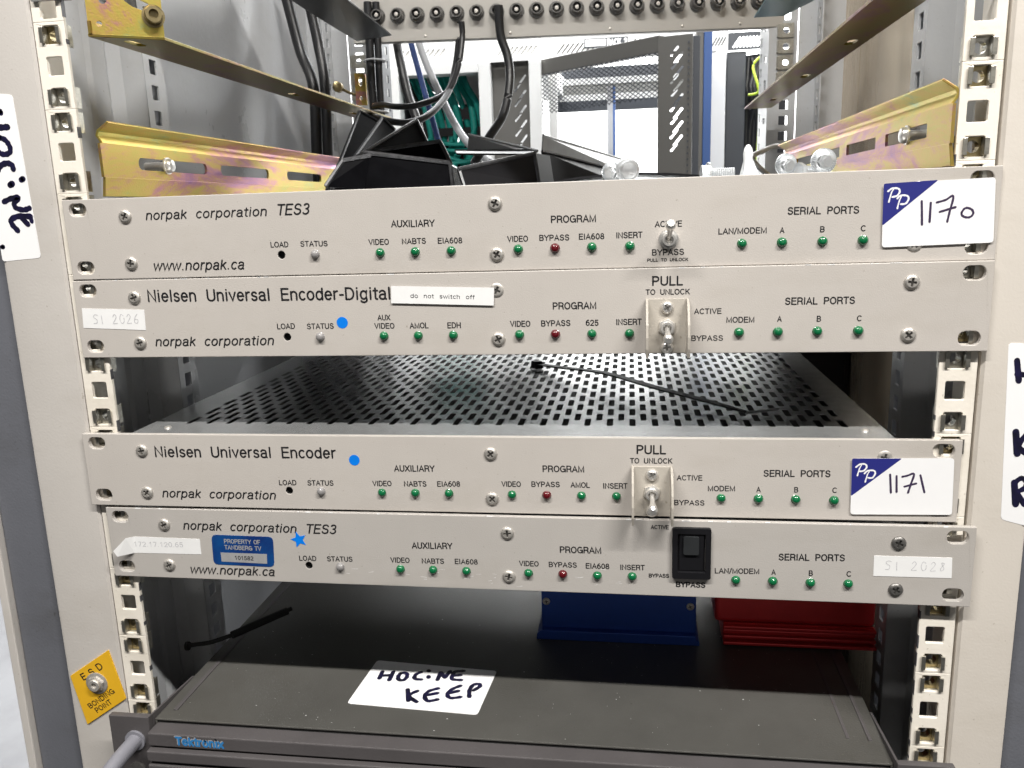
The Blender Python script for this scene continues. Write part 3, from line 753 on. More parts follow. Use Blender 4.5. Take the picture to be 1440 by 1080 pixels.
# bracket foot of equipment above, seen at the top of the left rail
e = empty('mounting_bracket', (-232.5, 0, 22), label='grey bracket foot with a round hole at the very top of the left rail', cat='bracket')
m = MB(); m.plate(rrect(0.5, 0, 16.5, 24, 0.5, 1), [circ(-1.5, -4.5, 3.6, 18)], 1.8, front(-1.6)); m.box(8.0, 13.5, -0.4, 2.0, -12, 12)
obj('foot_plate', m, 'galv', parent=e, bevel=0.2)

# ================================================================ FASTENERS
def screw_mb(r=3.75, h=1.5, cross=True, rot=0.0):
    m = MB(); w, l = r*0.16, r*0.56
    cr = [(w,w),(w,l),(-w,l),(-w,w),(-l,w),(-l,-w),(-w,-w),(-w,-l),(w,-l),(w,-w),(l,-w),(l,w)]
    ca, sa = math.cos(rot), math.sin(rot); cr = [(a*ca-b*sa, a*sa+b*ca) for a, b in cr]
    fr = front(0)
    ri = r * 0.66
    m.plate(circ(0, 0, ri, 24), [cr], h * 0.8, lambda u, v, d: (u, -(h + d), v))
    m.lathe([(r, 0), (r*0.985, h*0.35), (r*0.86, h*0.78), (ri, h)], 24, fr, cap1=False)
    return m
def screw(parent, x, z, r=3.75, h=1.3, material='screw', y=0.0, rot=None):
    rot = random.uniform(0, 1.5) if rot is None else rot
    s = obj('screw', screw_mb(r, h, rot=rot), material, parent=parent, loc=(x, y, z), smooth=True)
    obj('recess', MB().flat(circ(0, 0, r*.6, 12), lambda u, v, d: (u, -h*.3, v)), 'recess', parent=s)
    return s

# ================================================================ THE FOUR UNITS
LX = [-62.2, -43.05, -23.9, 11.5, 49.5, 68.5, 123.5, 142.55, 161.6, 180.7]
INFO = {
 'A': ('top encoder unit, grey one unit panel with ball ended lever and the 1170 sticker', 'panel', -11.05),
 'B': ('second encoder unit, grey panel with the do not switch off tape and lever guard', 'panel', -11.25),
 'C': ('third encoder unit, grey panel with 1171 sticker under the empty slot and perforated lid', 'panel', -10.95),
 'D': ('bottom encoder unit, grey panel with black rocker switch, blue star and foil tag', 'panel_cool', -11.05)}
lens0 = MB().lathe([(2.55, 0), (2.5, 0.3), (2.3, 0.45), (2.25, 0.8), (2.0, 1.5), (1.35, 2.1), (0.5, 2.3)], 18, front(0))
UN = {}
for K, (lab, pm, lz) in INFO.items():
    pos, rot = POSE[K]
    u = empty('encoder_unit', pos, rot, label=lab, cat='rack unit'); UN[K] = u
    # front panel with four ear slots and the load hole
    H = 21.9; cuts = [rrect(sx*232.55, 0.4 + sz*15.875, 10.4, 7.0, 3.3, 5) for sx in (-1, 1) for sz in (-1, 1)]
    m = MB(); fr = front(0)
    m.plate([(-241.3, -H), (-224, -H), (-224, H), (-241.3, H)], cuts[:2], 3.0, fr)
    m.plate([(224, -H), (241.3, -H), (241.3, H), (224, H)], cuts[2:], 3.0, fr)
    m.plate([(-224, -H), (-122, -H), (-122, H), (-224, H)], [], 3.0, fr)
    m.plate([(-122, -H), (-112, -H), (-112, H), (-122, H)], [circ(-117, lz + 0.1, 2.1, 18)], 3.0, fr)
    m.plate([(-112, -H), (224, -H), (224, H), (-112, H)], [], 3.0, fr)
    bm_ = bmesh.new()
    me_v = m
    p = obj('front_panel', m, pm, parent=u)
    bmw = bmesh.new(); bmw.from_mesh(p.data); bmesh.ops.remove_doubles(bmw, verts=bmw.verts, dist=1e-6)
    # drop the internal walls between the welded strips
    kill = [f for f in bmw.faces if abs(f.normal.x) > .99 and any(abs(f.calc_center_median().x/S - q) < .01 for q in (-224, 224, -122, -112))]
    bmesh.ops.delete(bmw, geom=kill, context='FACES_ONLY'); bmesh.ops.recalc_face_normals(bmw, faces=bmw.faces); bmw.to_mesh(p.data); bmw.free()
    b = p.modifiers.new('bevel', 'BEVEL'); b.width = 0.35*S; b.segments = 2; b.limit_method = 'ANGLE'; b.angle_limit = math.radians(40)
    # chassis
    dep = {'A': 420, 'B': 290, 'C': 380, 'D': 300}[K]
    m = MB()
    if K == 'C':
        m.box(-212, -211, 3, dep, -20.8, 20.2); m.box(208.5, 209.5, 3, dep, -20.8, 20.2); m.box(-212, 209.5, 3, dep, -21.2, -20.2); m.box(-212, 209.5, dep-1, dep, -20.8, 20.2)
        obj('chassis', m, 'galv', parent=u)
        m = MB(); px, py = 6.35, 23.8; x_off = 73.4 + 3.54; y_off = 32.2 + 2.6
        c0, c1 = -42, 18           # column indices of half pitch 6.35
        nrow = 13; ya = 24.0; yb = ya + 23.8 * nrow
        fr2 = top(21.2)
        for ci in range(c0, c1 + 1):
            xc = x_off + 6.35 * ci
            ph = 0 if ci % 2 == 0 else 11.9
            cuts = []
            for r_ in range(nrow + 1):
                yc = y_off + ph + 23.8 * r_
                if yc - 8 > ya and yc + 8 < yb + 8 : cuts.append(rrect(xc, yc, 3.5, 16.0, 0.9, 2))
            yend = 375
            m.plate([(xc-3.175, 3.2), (xc+3.175, 3.2), (xc+3.175, yend), (xc-3.175, yend)], cuts, 0.5, fr2)
        xl = x_off + 6.35*c0 - 3.175; xr = x_off + 6.35*c1 + 3.175
        m.plate([(-213, 3.2), (xl, 3.2), (xl, 375), (-213, 375)], [], 0.9, fr2)
        m.plate([(xr, 3.2), (210.5, 3.2), (210.5, 375), (xr, 375)], [], 0.9, fr2)
        # close the sheet's outer edges
        obj('perforated_lid', m, 'galv', parent=u)
        # lip of lid folded over the panel edge, two cover screws
        m = MB(); m.box(-213, 210.5, 3.2, 4.0, 14, 20.3); obj('lid_lip', m, 'galv', parent=u)
        m = MB()
        for xx, yy in ((-197, 17), (199.5, 20)): m.lathe([(2.2, 0), (1.9, 0.8), (0.6, 1.1)], 12, lambda a, b, d, xx=xx, yy=yy: (xx+a, yy+b, 21.2+d))
        obj('lid_screw', m, 'screw', parent=u, smooth=True)
        m = MB()
        for i in range(60):
            x = random.uniform(-205, 200); y = random.uniform(5, 24); l = random.uniform(1, 9); a = random.uniform(-1.2, 1.2); w_ = random.uniform(.05, .16)
            m.add([(x, y, 21.26), (x + l*math.cos(a), y + l*math.sin(a)*.5, 21.26), (x + l*math.cos(a), y + l*math.sin(a)*.5 + w_, 21.26), (x, y + w_*2, 21.26)], [(0,1,2,3)])
        obj('lid_scratches', m, 'bezel', parent=u, kind='stuff')
        # inner board coloured near black to stand for interior shade
        m = MB(); m.box(-205, 200, 20, 370, 8, 9); obj('shaded_inner_board', m, 'hole', parent=u)
    else:
        m.box(-213, 209.5, 3, dep, -20.6, 19.8)
        obj('chassis', m, 'galv', parent=u, bevel=0.5)
    # dark pocket behind the load hole
    m = MB(); m.lathe([(2.05, 0), (2.05, -2.6)], 16, lambda a, b, d, z=lz: (-117+a, 0.25 - d, z+0.1+b), cap0=False, cap1=True)
    obj('load_hole', m, 'hole', parent=u)
    # lights
    for i, x in enumerate(LX):
        obj('indicator_light', lens0, 'green', parent=u, loc=(x + random.uniform(-.15, .15), random.uniform(-.1, .35), lz + random.uniform(-.12, .12)), smooth=True).rotation_euler = (random.uniform(-.12, .12), 0, random.uniform(-.12, .12))
    obj('indicator_light', lens0, 'red', parent=u, loc=(30.5, 0.02, lz), smooth=True, label='dark red indicator light under BYPASS')
    obj('indicator_light', lens0, 'greylens', parent=u, loc=(-98, 0.02, lz), smooth=True, label='grey status light')
    # panel screws
    for x, zt_ in ((-204.6, 12.0), (0.3, 12.3), (204.4, 12.4)):
        for z in (zt_, -13.5):
            if K == 'C' and x > 100 and z < 0: continue
            screw(u, x, z, h=(0.7 if (x > 100 and K in 'AC') or (K == 'B' and abs(x) < 5 and z > 0) else 1.3), material='screw_dark' if (K == 'D' and x > 100) else 'screw')
    # printing
    for s, x0, z0, x1, z1, cap, fl in TXT[K]:
        big = s.startswith('Nielsen') or fl == 'i' or s == 'TES3'
        capx = cap
        m = MB(); text(m, s, x0, z0, x1, z1, capx, front(-0.07), shear=0.24 if fl == 'i' else 0.0,
             bold=(0.004 if big else (0.022 if fl == 'b' else 0.010)), sp=1.0 if big else 1.10, ws=1.9 if big else 1.7)
        obj('title_lettering' if big else 'legend_lettering', m, 'ink', parent=u)

def sticker(u, name, pts, r, m, lab=None, t=0.12, y=0.0, parent=None):
    return obj(name, MB().plate(rquad(pts, r) if r else pts, [], t, front(-t - y)), m, parent=parent or u, label=lab)
# ---- toggle parts
def toggle(u, x, zb, tip, r_tip=2.5):
    f = fr_at(x, zb, 0)
    b = MB(); b.lathe([(4.9, 0), (4.9, 0.7)], 24, f); b.lathe([(4.6, 0.7), (4.6, 2.2), (4.2, 2.4)], 6, f, rot=.4); b.lathe([(3.2, 2.3), (3.2, 5.5), (2.2, 5.5), (2.0, 3.0)], 20, f)
    o = obj('toggle_switch', b, 'chrome', parent=u, smooth=True)
    tx, tz, td = tip; p0 = Vector((x, -2.5, zb)); p1 = Vector((tx, -td, tz)); d = (p1 - p0).normalized(); a = d.cross(Vector((1, 0, 0))).normalized(); c = d.cross(a)
    L = (p1 - p0).length
    fr = lambda q, w, s: tuple(p0 + a*q + c*w + d*s)
    l = MB().lathe([(1.25, 0), (1.25, L*.35), (1.6, L*.6), (r_tip, L*.86), (r_tip*.97, L*.94), (r_tip*.6, L)], 18, fr)
    obj('lever', l, 'chrome', parent=o, smooth=True)
    return o
toggle(UN['A'], 87.7, -7.9, (88.0, 0.6, 19), 2.6)
for K in ('B', 'C'):
    u = UN[K]; cx = 87.7 if K == 'B' else 87.1
    zb0 = -21.4
    # guard: a U channel whose cheeks bulge towards the viewer
    m = MB(); m.plate([(cx-9.6, zb0), (cx+9.6, zb0), (cx+9.6, 6.4), (cx-9.6, 6.4)], [circ(cx, -8.2, 3.4, 20)], 1.2, front(-1.25))
    prof = [(0.05, 6.6), (2.5, 6.6), (8, 5.2), (13, 1.0), (16, -5), (17, -11), (16.5, -17), (15, zb0 - .2), (0.05, zb0 - .2)]
    for sx in (-1, 1):
        m.plate(prof, [], 1.25, lambda p_, q_, d, sx=sx: (cx + sx*(10.75 + d), -p_, q_))
    g = obj('switch_guard', m, 'guard', parent=u, bevel=0.25, label='cream U shaped guard round the lever')
    s = obj('screw', screw_mb(3.3, 1.9, rot=.5), 'chrome', parent=g, loc=(cx, -1.25, 2.0), smooth=True)
    s = obj('screw', screw_mb(3.3, 1.9, rot=.2), 'chrome', parent=g, loc=(cx, -1.25, -18.4), smooth=True)
    toggle(u, cx, -8.2, (cx + .1, -11.8, 20.5), 2.5)

def ppstick(K, strokes, lab):
    u = UN[K]; d = MSC[K]; q = d['pp']
    s = sticker(u, 'asset_sticker', q, 1.6, 'white', lab, y=.75)
    a, b = d['ppb']; tri = [q[0], a, b]; 
    c = obj('corner_print', MB().flat(rquad([(q[0][0]+.02, q[0][1]-.02), (a[0], a[1]-.02), (b[0]+.02, b[1])], 0.9), front(-0.92)), 'navy', parent=s)
    # round the label's own corner: the print's first corner follows it
    m = MB(); f = front(-0.95)
    for k in ('P1', 'P2'):
        stroke(m, d[k], 0.75, f, taper=.4); stroke(m, d[k + 'b'], 0.85, f)
    obj('logo', m, 'white', parent=s)
    m = MB()
    for k in strokes: stroke(m, d[k], 1.0, f)
    obj('handwriting', m, 'pen', parent=s)
ppstick('A', ('d1', 'd2', 'd7', 'd7b', 'd0'), 'white sticker with navy corner, PP logo and 1170 in pen')
ppstick('C', ('d1', 'd2', 'd7', 'd7b', 'd1c'), 'white sticker with navy corner, PP logo and 1171 in pen')
# unit B stickers
u = UN['B']; d = MSC['B']
s = sticker(u, 'notice_tape', d['tape'], 0, 'tape', 'white printed tape reading do not switch off', t=0.2, y=.75)
m = MB(); (a, b) = d['tapetxt']; text(m, 'do not switch off', a[0], a[1], b[0], b[1], 2.1, front(-1.0), bold=.0, sp=1.15, ws=2.2); obj('lettering', m, 'ink', parent=s)
x, z = d['dot'][0]; obj('round_sticker', MB().plate(circ(x, z, 3.15, 28), [], .12, front(-.12)), 'bluedot', parent=u, label='bright blue round sticker')
s = sticker(u, 'serial_tape', d['si'], 0, 'tape', 'white tape with faint handwriting SI 2026', t=.2)
def faint(s, segs, material='pencil', w=.42):
    m = MB()
    for p in segs: stroke(m, p, w, front(-.27), k=4)
    obj('handwriting', m, material, parent=s)
def digits(x, z, h, sc, txt):
    D = {'S': [[(.9,.95),(.4,1),(.1,.75),(.7,.45),(.6,.1),(.05,.05)]], 'I': [[(.3,.9),(.35,0)]], '2': [[(.05,.75),(.4,1),(.7,.75),(.4,.4),(0,.02),(.8,.05)]], '0': [[(.7,.85),(.3,1),(.0,.5),(.3,.02),(.75,.2),(.8,.6)]], '6': [[(.7,1),(.2,.6),(.1,.1),(.6,.05),(.7,.4),(.2,.45)]],
         '3': [[(.1,.95),(.6,.95),(.3,.6),(.7,.3),(.1,.02)]], '8': [[(.6,.9),(.2,.9),(.6,.3),(.2,.05),(.1,.3),(.6,.8)]], ' ': []}
    out = []
    for ch in txt:
        for p in D[ch]: out.append([(x + a*h*.62, z + b*h) for a, b in p])
        x += sc if ch != ' ' else sc*.8
    return out
faint(s, digits(-231.5, -2.4, 5.2, 4.3, 'SI 2026'))
# unit C stickers
x, z = MSC['C']['dot'][0]; obj('round_sticker', MB().plate(circ(x, z, 3.1, 28), [], .12, front(-.12)), 'bluedot', parent=UN['C'], label='bright blue round sticker')
# unit D stickers, tag and rocker
u = UN['D']; d = MSC['D']
q = d['tape']
m = MB(); m.plate([(q[0][0]+6, q[0][1]-.1), q[1], q[2], (q[3][0]+11, q[3][1]+.6)], [], .15, front(-.15))
A1 = [(q[0][0]+6, -.15, q[0][1]-.1), (q[3][0]+11, -.15, q[3][1]+.6), (q[3][0]+3, -5.5, q[3][1]+.2), (q[4][0]+3.0, -6.5, q[4][1]+0), (q[0][0]+2.5, -3.2, q[0][1])]
m.add(A1 + [(a, b+.15, c_) for a, b, c_ in A1], [(0,1,2,3,4), (9,8,7,6,5), (0,4,9,5), (4,3,8,9), (3,2,7,8), (2,1,6,7)])
s = obj('address_tape', m, 'tape', parent=u, label='white tape with a curled left end and faint print 172.17.120.65')
m = MB(); (a, b) = d['tapetxt']; text(m, '172.17.120.65', a[0], a[1], b[0], b[1], 2.9, front(-.22), bold=-.004, sp=1.15); obj('lettering', m, 'pencil', parent=s)
s = sticker(u, 'property_tag', d['tag'], 3.0, 'tagblue', 'blue foil tag reading PROPERTY OF TANDBERG TV 101582', t=.2)
m = MB(); f = front(-.26)
a, b = d['t1']; text(m, 'PROPERTY OF', a[0], a[1], b[0], b[1], 2.5, f, bold=.012, sp=1.05, ws=1.2)
a, b = d['t2']; text(m, 'TANDBERG TV', a[0], a[1], b[0], b[1], 2.5, f, bold=.012, sp=1.05, ws=1.2)
obj('lettering', m, 'silver', parent=s)
st = obj('number_strip', MB().plate(d['strip'], [], .05, front(-.26)), 'silver', parent=s)
m = MB(); a, b = d['t3']; text(m, '101582', a[0], a[1], b[0], b[1], 2.4, front(-.33), bold=.006)
obj('number_print', m, 'ink', parent=s)
x, z = d['star'][0]
pts = []
for i in range(10):
    a = math.radians(90 + 36*i + 16); r = 5.1 if i % 2 == 0 else 2.35
    pts.append((x + r*math.cos(a), z + r*math.sin(a)))
obj('star_sticker', MB().plate(pts, [], .15, front(-.15)), 'bluedot', parent=u, label='bright blue star sticker', bevel=.05)
s = sticker(u, 'serial_tape', d['si'], 0, 'tape', 'white tape with almost vanished pencil writing', t=.2)
faint(s, digits(198.5, -2.4, 5.0, 4.6, 'SI 2028'), w=.3)
# rocker switch
cx, cz = 99.9, 4.0; w, h = 20.3, 29.0
m = MB(); m.plate(rrect(cx, cz, w, h, 1.2, 3), [rrect(cx, cz+.3, 14.6, 21.8, .5, 2)], 2.3, front(-2.3))
r_ = obj('rocker_switch', m, 'black', parent=u, bevel=.5, label='black rocker switch in a square black bezel')
m = MB(); m.box(cx-7.2, cx+7.2, -.35, .2, cz-11, cz+11.6)
m.hexa([(cx-6.4, -.3, cz-10.2), (cx+6.4, -.3, cz-10.2), (cx+6.4, -.3, cz+11), (cx-6.4, -.3, cz+11)], [(cx-6.4, -.7, cz-10.2), (cx+6.4, -.7, cz-10.2), (cx+6.4, -1.6, cz+11), (cx-6.4, -1.6, cz+11)])
obj('rocker', m, 'black', parent=r_, bevel=.3)
m = MB(); m.plate(rrect(cx-.2, cz+4.6, 8.2, 10.5, 1.0, 3), [], 1.0, front(-2.3)); obj('rocker_pad', m, 'pad', parent=r_, bevel=.3)

# paint chips along the edges of the bottom two panels
for K, zc in (('D', 21.9), ('B', 21.9)):
    m = MB()
    for i in range(16):
        x = random.uniform(-225, 235); l = random.uniform(.8, 4)
        m.box(x, x + l, -0.06, .5, zc - random.uniform(.2, .5), zc + .04)
    obj('edge_chips', m, 'tape', parent=UN[K], kind='stuff')

m = MB()
for i in range(26):
    x = random.gauss(-10, 60); z = -15 + random.gauss(0, 3.0); l = random.uniform(.6, 4.5); a = random.uniform(-.15, .25); w_ = random.uniform(.06, .16)
    if z < -20.5: z = -19
    m.add([(x, -.04, z), (x+l, -.04, z+l*a), (x+l*.9, -.04, z+l*a+w_*1.6), (x+l*.1, -.04, z+w_)], [(0,1,2,3)])
obj('light_scratches', m, 'tape', parent=UN['D'], kind='stuff')
# cable tie resting on the perforated lid
pts = [(1.6, 190, -222.5), (25, 158, -219.0), (54, 133, -217.8), (87, 92, -218.8), (115, 66, -221.0), (138, 46, -223.4)]
P = spline(pts, 5); m = MB()
tie = empty('cable_tie', (70, 110, -224.8), label='loose black cable tie lying across the perforated lid', cat='cable tie')
vs = []; n = len(P)
for i, p in enumerate(P):
    t = (P[min(i+1, n-1)] - P[max(i-1, 0)]).normalized(); sdv = Vector((-t.y, t.x, 0)).normalized() * (2.9 if i < n-6 else 2.9 - .33*(i-n+6))
    o_ = Vector((70, 110, -224.8))
    vs += [tuple(p + sdv - o_), tuple(p - sdv - o_), tuple(p - sdv - o_ + Vector((0,0,1.1))), tuple(p + sdv - o_ + Vector((0,0,1.1)))]
fs = [(4*i+a, 4*i+(a+1) % 4, 4*i+4+(a+1) % 4, 4*i+4+a) for i in range(n-1) for a in range(4)] + [(0,1,2,3), (4*n-1,4*n-2,4*n-3,4*n-4)]
m.add(vs, fs); obj('strap', m, 'black', parent=tie, bevel=.25)
m = MB(); m.hexa([(-4, -3.5, 0), (4, -3.5, 0), (4, 4, 0), (-4, 4, 0)], [(-3.4, -3, 5.5), (3.4, -3, 5.5), (3.4, 3, 5.5), (-3.4, 3, 5.5)])
hd = obj('head', m, 'black', parent=tie, loc=(-69.5, 80, 0.2), bevel=.5); hd.rotation_euler = (0, 0, -.9)
m = MB(); m.tube([(138, 46, -223.2), (148, 52, -223.6), (158, 58.5, -223.9)], 0.9, 6, 3)
o = obj('tail', MB().add([(a-70, b-110, c_+224.8) for a, b, c_ in m.v], m.f), 'greysheet', parent=tie)

# ================================================================ MAINFRAME AT THE BOTTOM
tk = empty('mainframe_unit', (0, -17, -580), label='large dark grey mainframe at the bottom of the rack with a silver blue nameplate', cat='mainframe')
TO = (0, 17, 580)
def tko(name, mb, m, **k): return obj(name, mb, m, parent=tk, loc=TO, **k)
m = MB(); m.box(-213.5, 210.8, -17, 440, -401.2, -400); m.box(-213.5, -212.3, -17, 440, -580, -401); m.box(209.6, 210.8, -17, 440, -580, -401)
m.box(-212, 210, 436, 440, -580, -401)
tko('top_cover', m, 'dkgrey', bevel=.4)
for sa, sb, sy_, sz_ in ((-206.5, -203.8, -8, -399.3), (203.0, 205.0, 2, -399.3), (191.5, 193.3, 3, -399.6)):
    m = MB(); m.box(sa, sb, sy_, 440, -400.0, sz_); tko('cover_seam', m, 'bezel', bevel=.2)
m = MB()
for i in range(170):
    x = random.uniform(-205, 205); y = random.uniform(-14, 120); r_ = random.choice((.12, .16, .2, .3)); a = random.uniform(0, 3)
    m.add([(x + r_*math.cos(a+k*1.57)*(1 if k % 2 else 1.8), y + r_*math.sin(a+k*1.57), -399.95) for k in range(4)], [(0,1,2,3)])
tko('dust_specks', m, 'tape', kind='stuff')
m = MB()
def bar(y0, z1, z0, x0=-213, x1=210.5): m.box(x0, x1, y0, -14, z0, z1)
m.box(-213, 210.5, -16.0, -10, -580, -402.2)
tko('front_recess', m, 'hole')
m = MB(); bar(-27, -403.2, -411.6); tko('front_ledge', m, 'bezel', bevel=.7)
m = MB(); bar(-30, -413.2, -420.0); tko('front_ledge', m, 'bezel', bevel=.7)
m = MB(); bar(-30, -422.4, -560, -213, 210.5); tko('front_door', m, 'bezel', bevel=.7)
m = MB(); text(m, 'Tektronix', -195.5, -409.6, -164.5, -409.9, 5.2, front(-27.12), bold=.03, sp=.98); tko('nameplate_lettering', m, 'tektext')
m2 = MB(); text(m2, 'Tektronix', -196.0, -409.1, -165.0, -409.4, 5.2, front(-27.06), bold=.03, sp=.98); tko('nameplate_edge', m2, 'silver')
for sx in (-1, 1):
    x0, x1 = (-239.5, -213.6) if sx < 0 else (210.9, 239.5)
    m = MB(); m.box(x0, x1, -23, -19, -560, -395.5)
    m.box(x0, x1, -23.2, 0, -397, -395.5) if False else None
    ear = tko('rack_ear', m, 'bezel', bevel=.5)
    m = MB(); m.hexa([(x1-1.3 if sx < 0 else x0, -19, -560), (x1 if sx < 0 else x0+1.3, -19, -560), (x1 if sx < 0 else x0+1.3, -19, -396), (x1-1.3 if sx < 0 else x0, -19, -396)],
                     [(x1-1.3 if sx < 0 else x0, 30, -560), (x1 if sx < 0 else x0+1.3, 30, -560), (x1 if sx < 0 else x0+1.3, 30, -400), (x1-1.3 if sx < 0 else x0, 30, -400)])
    tko('ear_flange', m, 'bezel')
m = MB(); m.tube([(-223.5, -23, -411), (-225, -45, -414), (-227, -62, -422), (-227.5, -68, -440), (-227.5, -68, -520), (-225, -45, -540), (-223.5, -23, -540)], 4.6, 16, 6)
m.tube([(-223.5, -22.8, -411), (-223.5, -24.5, -411)], 6.4, 18, 1)
tko('carry_handle', m, 'handle', smooth=True, label='pale grey round carry handle')
m = MB(); m.lathe([(6, 0), (6, 1.2), (4.5, 2)], 18, fr_at(-224.5, -432, -23)); tko('ear_screw', m, 'screw_dark', smooth=True)

# card lying on the mainframe
card = empty('handwritten_card', (-58, 32, -399.95), label='white card reading HOCINE KEEP in black marker on the dark mainframe top', cat='card')
m = MB(); m.plate(rquad([(-97.3, 59.2), (-14.6, 53.5), (-18.6, 4.9), (-101.2, 8.9)], 2.4), [], .25, lambda a, b, d: (a+58, b-32, .3 + d)); obj('paper', m, 'white', parent=card)
m = MB(); f = lambda a, b, d: (a*1.0024 + 58 - .2, b - 32 - .6, .36 + d)
CW = [[(-89.2,46.3),(-88.8,38.3)],[(-89.2,41.5),(-82.2,42.8)],[(-82,46.9),(-81.9,36.9)],[(-76.5,45.6),(-77.2,42),(-75.9,38.1),(-72.8,37.7),(-71.4,41.7),(-73.1,46),(-76.5,45.6)],[(-63.6,48.1),(-66.3,44.8),(-65.8,40.1),(-61.4,39.5)],[(-59.2,50.4),(-58.7,49.6)],[(-57.6,43.8),(-57.1,42.1)],
 [(-50.8,40.1),(-50.6,48.9)],[(-50.6,48.9),(-46.6,43.1)],[(-46.6,43.1),(-44.8,50.7)],[(-36,52),(-41.4,50.6),(-42.1,47),(-41.5,41.8),(-35.5,41.2)],[(-41.8,45.8),(-37.1,46.9)],[(-67.1,27.6),(-63.4,15.7)],[(-60.6,26.5),(-64.5,21),(-58.1,14.9)],[(-48.1,30.5),(-53.1,27.2),(-54.5,21.4),(-51.4,16.5),(-45.8,18.6)],[(-53,22.8),(-47.4,25.3)],
 [(-34.7,34.8),(-39.4,30.1),(-40.8,24.3),(-37.9,21),(-32.2,22.6)],[(-39.5,26.3),(-34.9,28.9)],[(-26.7,23.2),(-27.9,30.4),(-26.8,36.3),(-23.3,37.8),(-22.3,35.1),(-25.3,30.6)]]
for p in CW: stroke(m, p, 2.9, f)
obj('handwriting', m, 'marker', parent=card)

# blue and red extruded boxes standing on the mainframe
bb = empty('converter_box', (62, 140, -400), label='dark blue aluminium box with a flanged foot on the mainframe, left of the red box', cat='box')
m = MB(); m.box(-52, 54, -38, 40, 6.5, 62); b1 = obj('housing', m, 'bluebox', parent=bb, bevel=.8)
m = MB(); m.extr([(-55.5, 0.1), (56, 0.1), (56, 3.2), (54, 4.0), (54, 7), (-52, 7), (-55, 4)], -43, 44); obj('foot_flange', m, 'bluebox', parent=bb, bevel=.4)
for x, z in ((-48.5, 26.5), (50, 26.5), (-48.5, 55), (50, 55)): screw(bb, x, z, 2.7, 1.0, y=-38)
rb = empty('converter_box', (184, 150, -400), label='red finned aluminium box on the mainframe beside the right rear column', cat='box')
prof = [(-52, 30), (-50, 62), (50, 62), (52, 30), (50, 17), (-48, 17)]
m = MB(); m.box(-55.5, 49, -46, 40, 15, 60); obj('housing', m, 'redbox', parent=rb, bevel=3.0, seg=3)
for i, (z, dp) in enumerate(((12.0, 52), (8.6, 50), (5.2, 52), (1.4, 54))):
    m = MB(); m.box(-50, 49, -dp + 2, 40, z, z + 2.2); obj('fin', m, 'redbox', parent=rb, bevel=.6)
m = MB(); m.box(-49.5, 48, -46, 38, 0.1, 15); obj('core', m, 'redbox', parent=rb)
cn = empty('coaxial_plug', (119, 112, -365), label='silver coaxial plug joining the blue box to the red box', cat='plug')
m = MB(); m.lathe([(3.6, 0), (3.6, 4), (2.6, 4), (2.6, 6), (3.8, 6), (3.8, 11), (2.4, 11), (2.4, 15)], 16, lambda a, b, d: (d - 3, a, b)); obj('barrel', m, 'screw', parent=cn, smooth=True)

# dark cable end poking out on the left
m = MB(); m.tube([(-229.5, 53, -392), (-226, 54, -391.6), (-214, 59.3, -391.5), (-200.3, 73.3, -390.5), (-184.8, 92.3, -389), (-176, 104, -388)], 1.5, 10, 5); m.tube([(-205, 68, -391), (-184.8, 92.3, -389), (-178, 101, -388.5)], 2.7, 10, 4)
m.tube([(-231, 53, -392.2), (-229, 53, -392)], 3.1, 10, 1)
tag(obj('cable_end', m, 'hole', smooth=True), 'short black cable end sticking out over the mainframe near the left rail', 'cable')

# ================================================================ SUPPORT BRACKETS
def slotted_side(u, side, ya, yb, zs, slots, material, name, xface):
    pass
def lower_bracket(side, y0, y1, ztip, label, SL, yb):
    """side rail: bent strip with slotted web; profile points are (distance inwards, z)"""
    X = 213.0 if side < 0 else 221.0
    b = empty('support_bracket', (side*X, y0, ztip - 40), label=label, cat='bracket', group='zinc plated support brackets')
    def loc_(p): return (p[0] - side*X, p[1] - y0, p[2] - (ztip - 40))
    # web with slots
    z1, z2, z3, z4 = ztip - 9, ztip - 27, ztip - 36, ztip - 37.5
    slots = [rrect((a+c_)/2, (z1 + z2)/2 - .5, c_-a, 7.0, 3.4 if side < 0 else 1.2, 4) for a, c_ in SL]
    m = MB(); m.plate([(y0, z2), (y1, z2), (y1, z1), (y0, z1)], slots, 1.6, facex(side*X, -side))
    m = MB().add([loc_(p) for p in m.v], m.f)
    obj('slotted_web', m, 'zinc', parent=b)
    m = MB()
    path = [(X, z1), (X + 2.4, z1 + 4.4), (X + 1.6, z1 + 6.2), (X - 4.8, z1 + 10.6), (X - 4.0, z1 + 11.6), (X + 2.8, z1 + 7.2), (X + 4.0, z1 + 4.2), (X + 1.6, z1)]
    m.extr([(side*a, z) for a, z in path], y0 + 2.5, y1); m = MB().add([loc_(p) for p in m.v], m.f); obj('upper_lip', m, 'zinc', parent=b, bevel=.25)
    m = MB(); path = [(X, z2), (X + 1.6, z2), (X + 3.2, z4), (X + 1.4, z4)]
    m.extr([(side*a, z) for a, z in path], y0 + 1.0, y1); m = MB().add([loc_(p) for p in m.v], m.f); obj('lower_lip', m, 'zinc', parent=b, bevel=.25)
    # bolt through the first slot
    fx = lambda a, b_, d: loc_((side*(X - d), yb + a, (z1+z2)/2 - .5 + b_))
    m = MB(); m.lathe([(5.2, 0), (5.2, 1.0)], 24, fx); m.lathe([(4.4, 1), (4.3, 2.6), (3.4, 3.8), (1.5, 4.3)], 20, fx); m.lathe([(2.6, -14), (2.6, 0)], 12, fx)
    obj('bolt', m, 'chrome', parent=b, smooth=True)
    return b
lower_bracket(-1, 1.5, 380, -53.5, 'iridescent slotted bracket running back above the top unit on the left', [(36,117),(136.5,216),(252,331),(351,374)], 66.6)
